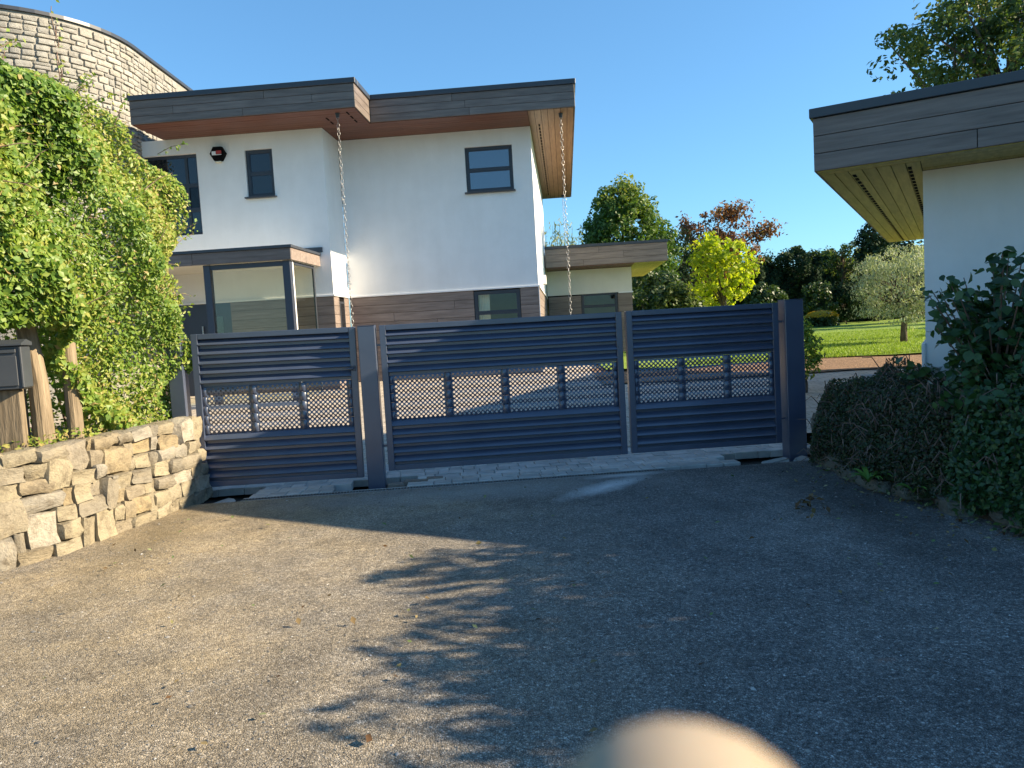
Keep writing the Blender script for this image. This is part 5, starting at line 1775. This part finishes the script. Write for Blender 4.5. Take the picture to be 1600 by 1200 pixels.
# fallen leaves
n = 420
t = rng.random(n)
lx = np.where(t < .7, rng.uniform(2.3, 3.55, n), rng.uniform(-3.9, 3, n))
ly = np.where(t < .7, rng.uniform(4.6, 8.3, n), rng.uniform(3, 8.2, n))
kx = np.interp(ly, [p[1] for p in kp][::-1], [p[0] for p in kp][::-1])
lx = np.where(t < .7, kx - rng.exponential(.18, n), lx)
keep = lx > np.interp(ly, [2, 5.4, 6.0, 6.45, 7.25, 8.3], [-6, -4.6, -4.1, -3.8, -3.6, -3.4])
lp = np.stack([lx, ly, np.full(n, .028)], -1)[keep]
M['litter'] = mat_leaf("dead_leaf", [(.06, .03, .015), (.14, .08, .035), (.26, .2, .1), (.12, .2, .06), (.36, .32, .2)], .15, .6, .2)
o = leaves('fallen_leaves', lp, rng.normal(size=lp.shape) * .35 + np.array([0, 0, 1]), .045, M['litter'], aspect=.6)
prop(o, 'small fallen leaves along the kerb and on the drive', 'leaves', kind='stuff')
o = leaves('leaf_pile', np.stack([rng.normal(2.55, .11, 26), rng.normal(6.55, .16, 26), rng.uniform(.025, .06, 26)], -1), rng.normal(size=(26, 3)) * .6 + np.array([0, 0, 1]), .075, M['litter'], aspect=.6, tone=rng.uniform(0, .4, 26))
prop(o, 'clump of brown dead leaves on the drive before the kerb', 'leaves', kind='stuff')

# ================================================================== HAND OF THE PHOTOGRAPHER (one fingertip shows at the bottom)
def make_hand():
    sk, ed, ra = [], [], []
    def chain(pts, rad, start=None):
        prev = start
        for p, r_ in zip(pts, rad):
            sk.append(p); ra.append(r_)
            if prev is not None: ed.append((prev, len(sk) - 1))
            prev = len(sk) - 1
        return prev
    # camera space: x right, y up, z towards the viewer
    palm = chain([(.035, -.148, .012)], [.021])
    w1 = chain([(.05, -.19, .035), (.07, -.26, .09), (.10, -.36, .20)], [.023, .031, .038], palm)
    k1 = chain([(.014, -.112, -.004)], [.0125], palm)
    chain([(.0125, -.082, -.030), (.0112, -.054, -.0425), (.0115, -.0340, -.0465), (.0090, -.0205, -.0475)], [.0098, .0100, .0145, .0066], k1)
    for i, (dx, L_) in enumerate(((.022, 1.0), (.043, .95), (.062, .78))):
        k = chain([(.014 + dx, -.114 - i * .004, -.002)], [.0115], palm)
        chain([(.014 + dx, -.104 - i * .004, -.034 * L_), (.012 + dx, -.121 - i * .004, -.050 * L_), (.011 + dx, -.138 - i * .003, -.040 * L_)], [.0092, .0086, .0078], k)
    chain([(.006, -.140, .004), (-.014, -.118, -.006), (-.022, -.096, -.018)], [.0125, .0105, .0088], palm)
    me = bpy.data.meshes.new('hand')
    me.from_pydata(sk, ed, [])
    o = bpy.data.objects.new('hand', me)
    COL.objects.link(o)
    sm = o.modifiers.new('skin', 'SKIN')
    sm.use_smooth_shade = True
    for i, r_ in enumerate(ra):
        me.skin_vertices[0].data[i].radius = (r_, r_)
    me.skin_vertices[0].data[0].use_root = True
    o.modifiers.new('sub', 'SUBSURF').levels = 2
    o.modifiers['sub'].render_levels = 2
    m, nt, b = newmat("skin")
    v = mapping(nt)
    nn = N(nt, "ShaderNodeTexNoise", i_Scale=110, i_Detail=4)
    nt.links.new(v, nn.inputs['Vector'])
    rp_ = ramp(nt, [(.3, (.27, .2, .13)), (.7, (.39, .31, .22))])
    nt.links.new(nn.outputs[0], rp_.inputs[0]); nt.links.new(rp_.outputs[0], b.inputs['Base Color'])
    b.inputs['Roughness'].default_value = .5
    b.inputs['Subsurface Weight'].default_value = .15
    b.inputs['Subsurface Radius'].default_value = (.01, .004, .002)
    me.materials.append(m)
    o.matrix_world = CAMM
    prop(o, 'blurred fingertip of a bare hand close to the viewer at the bottom', 'hand')
make_hand()
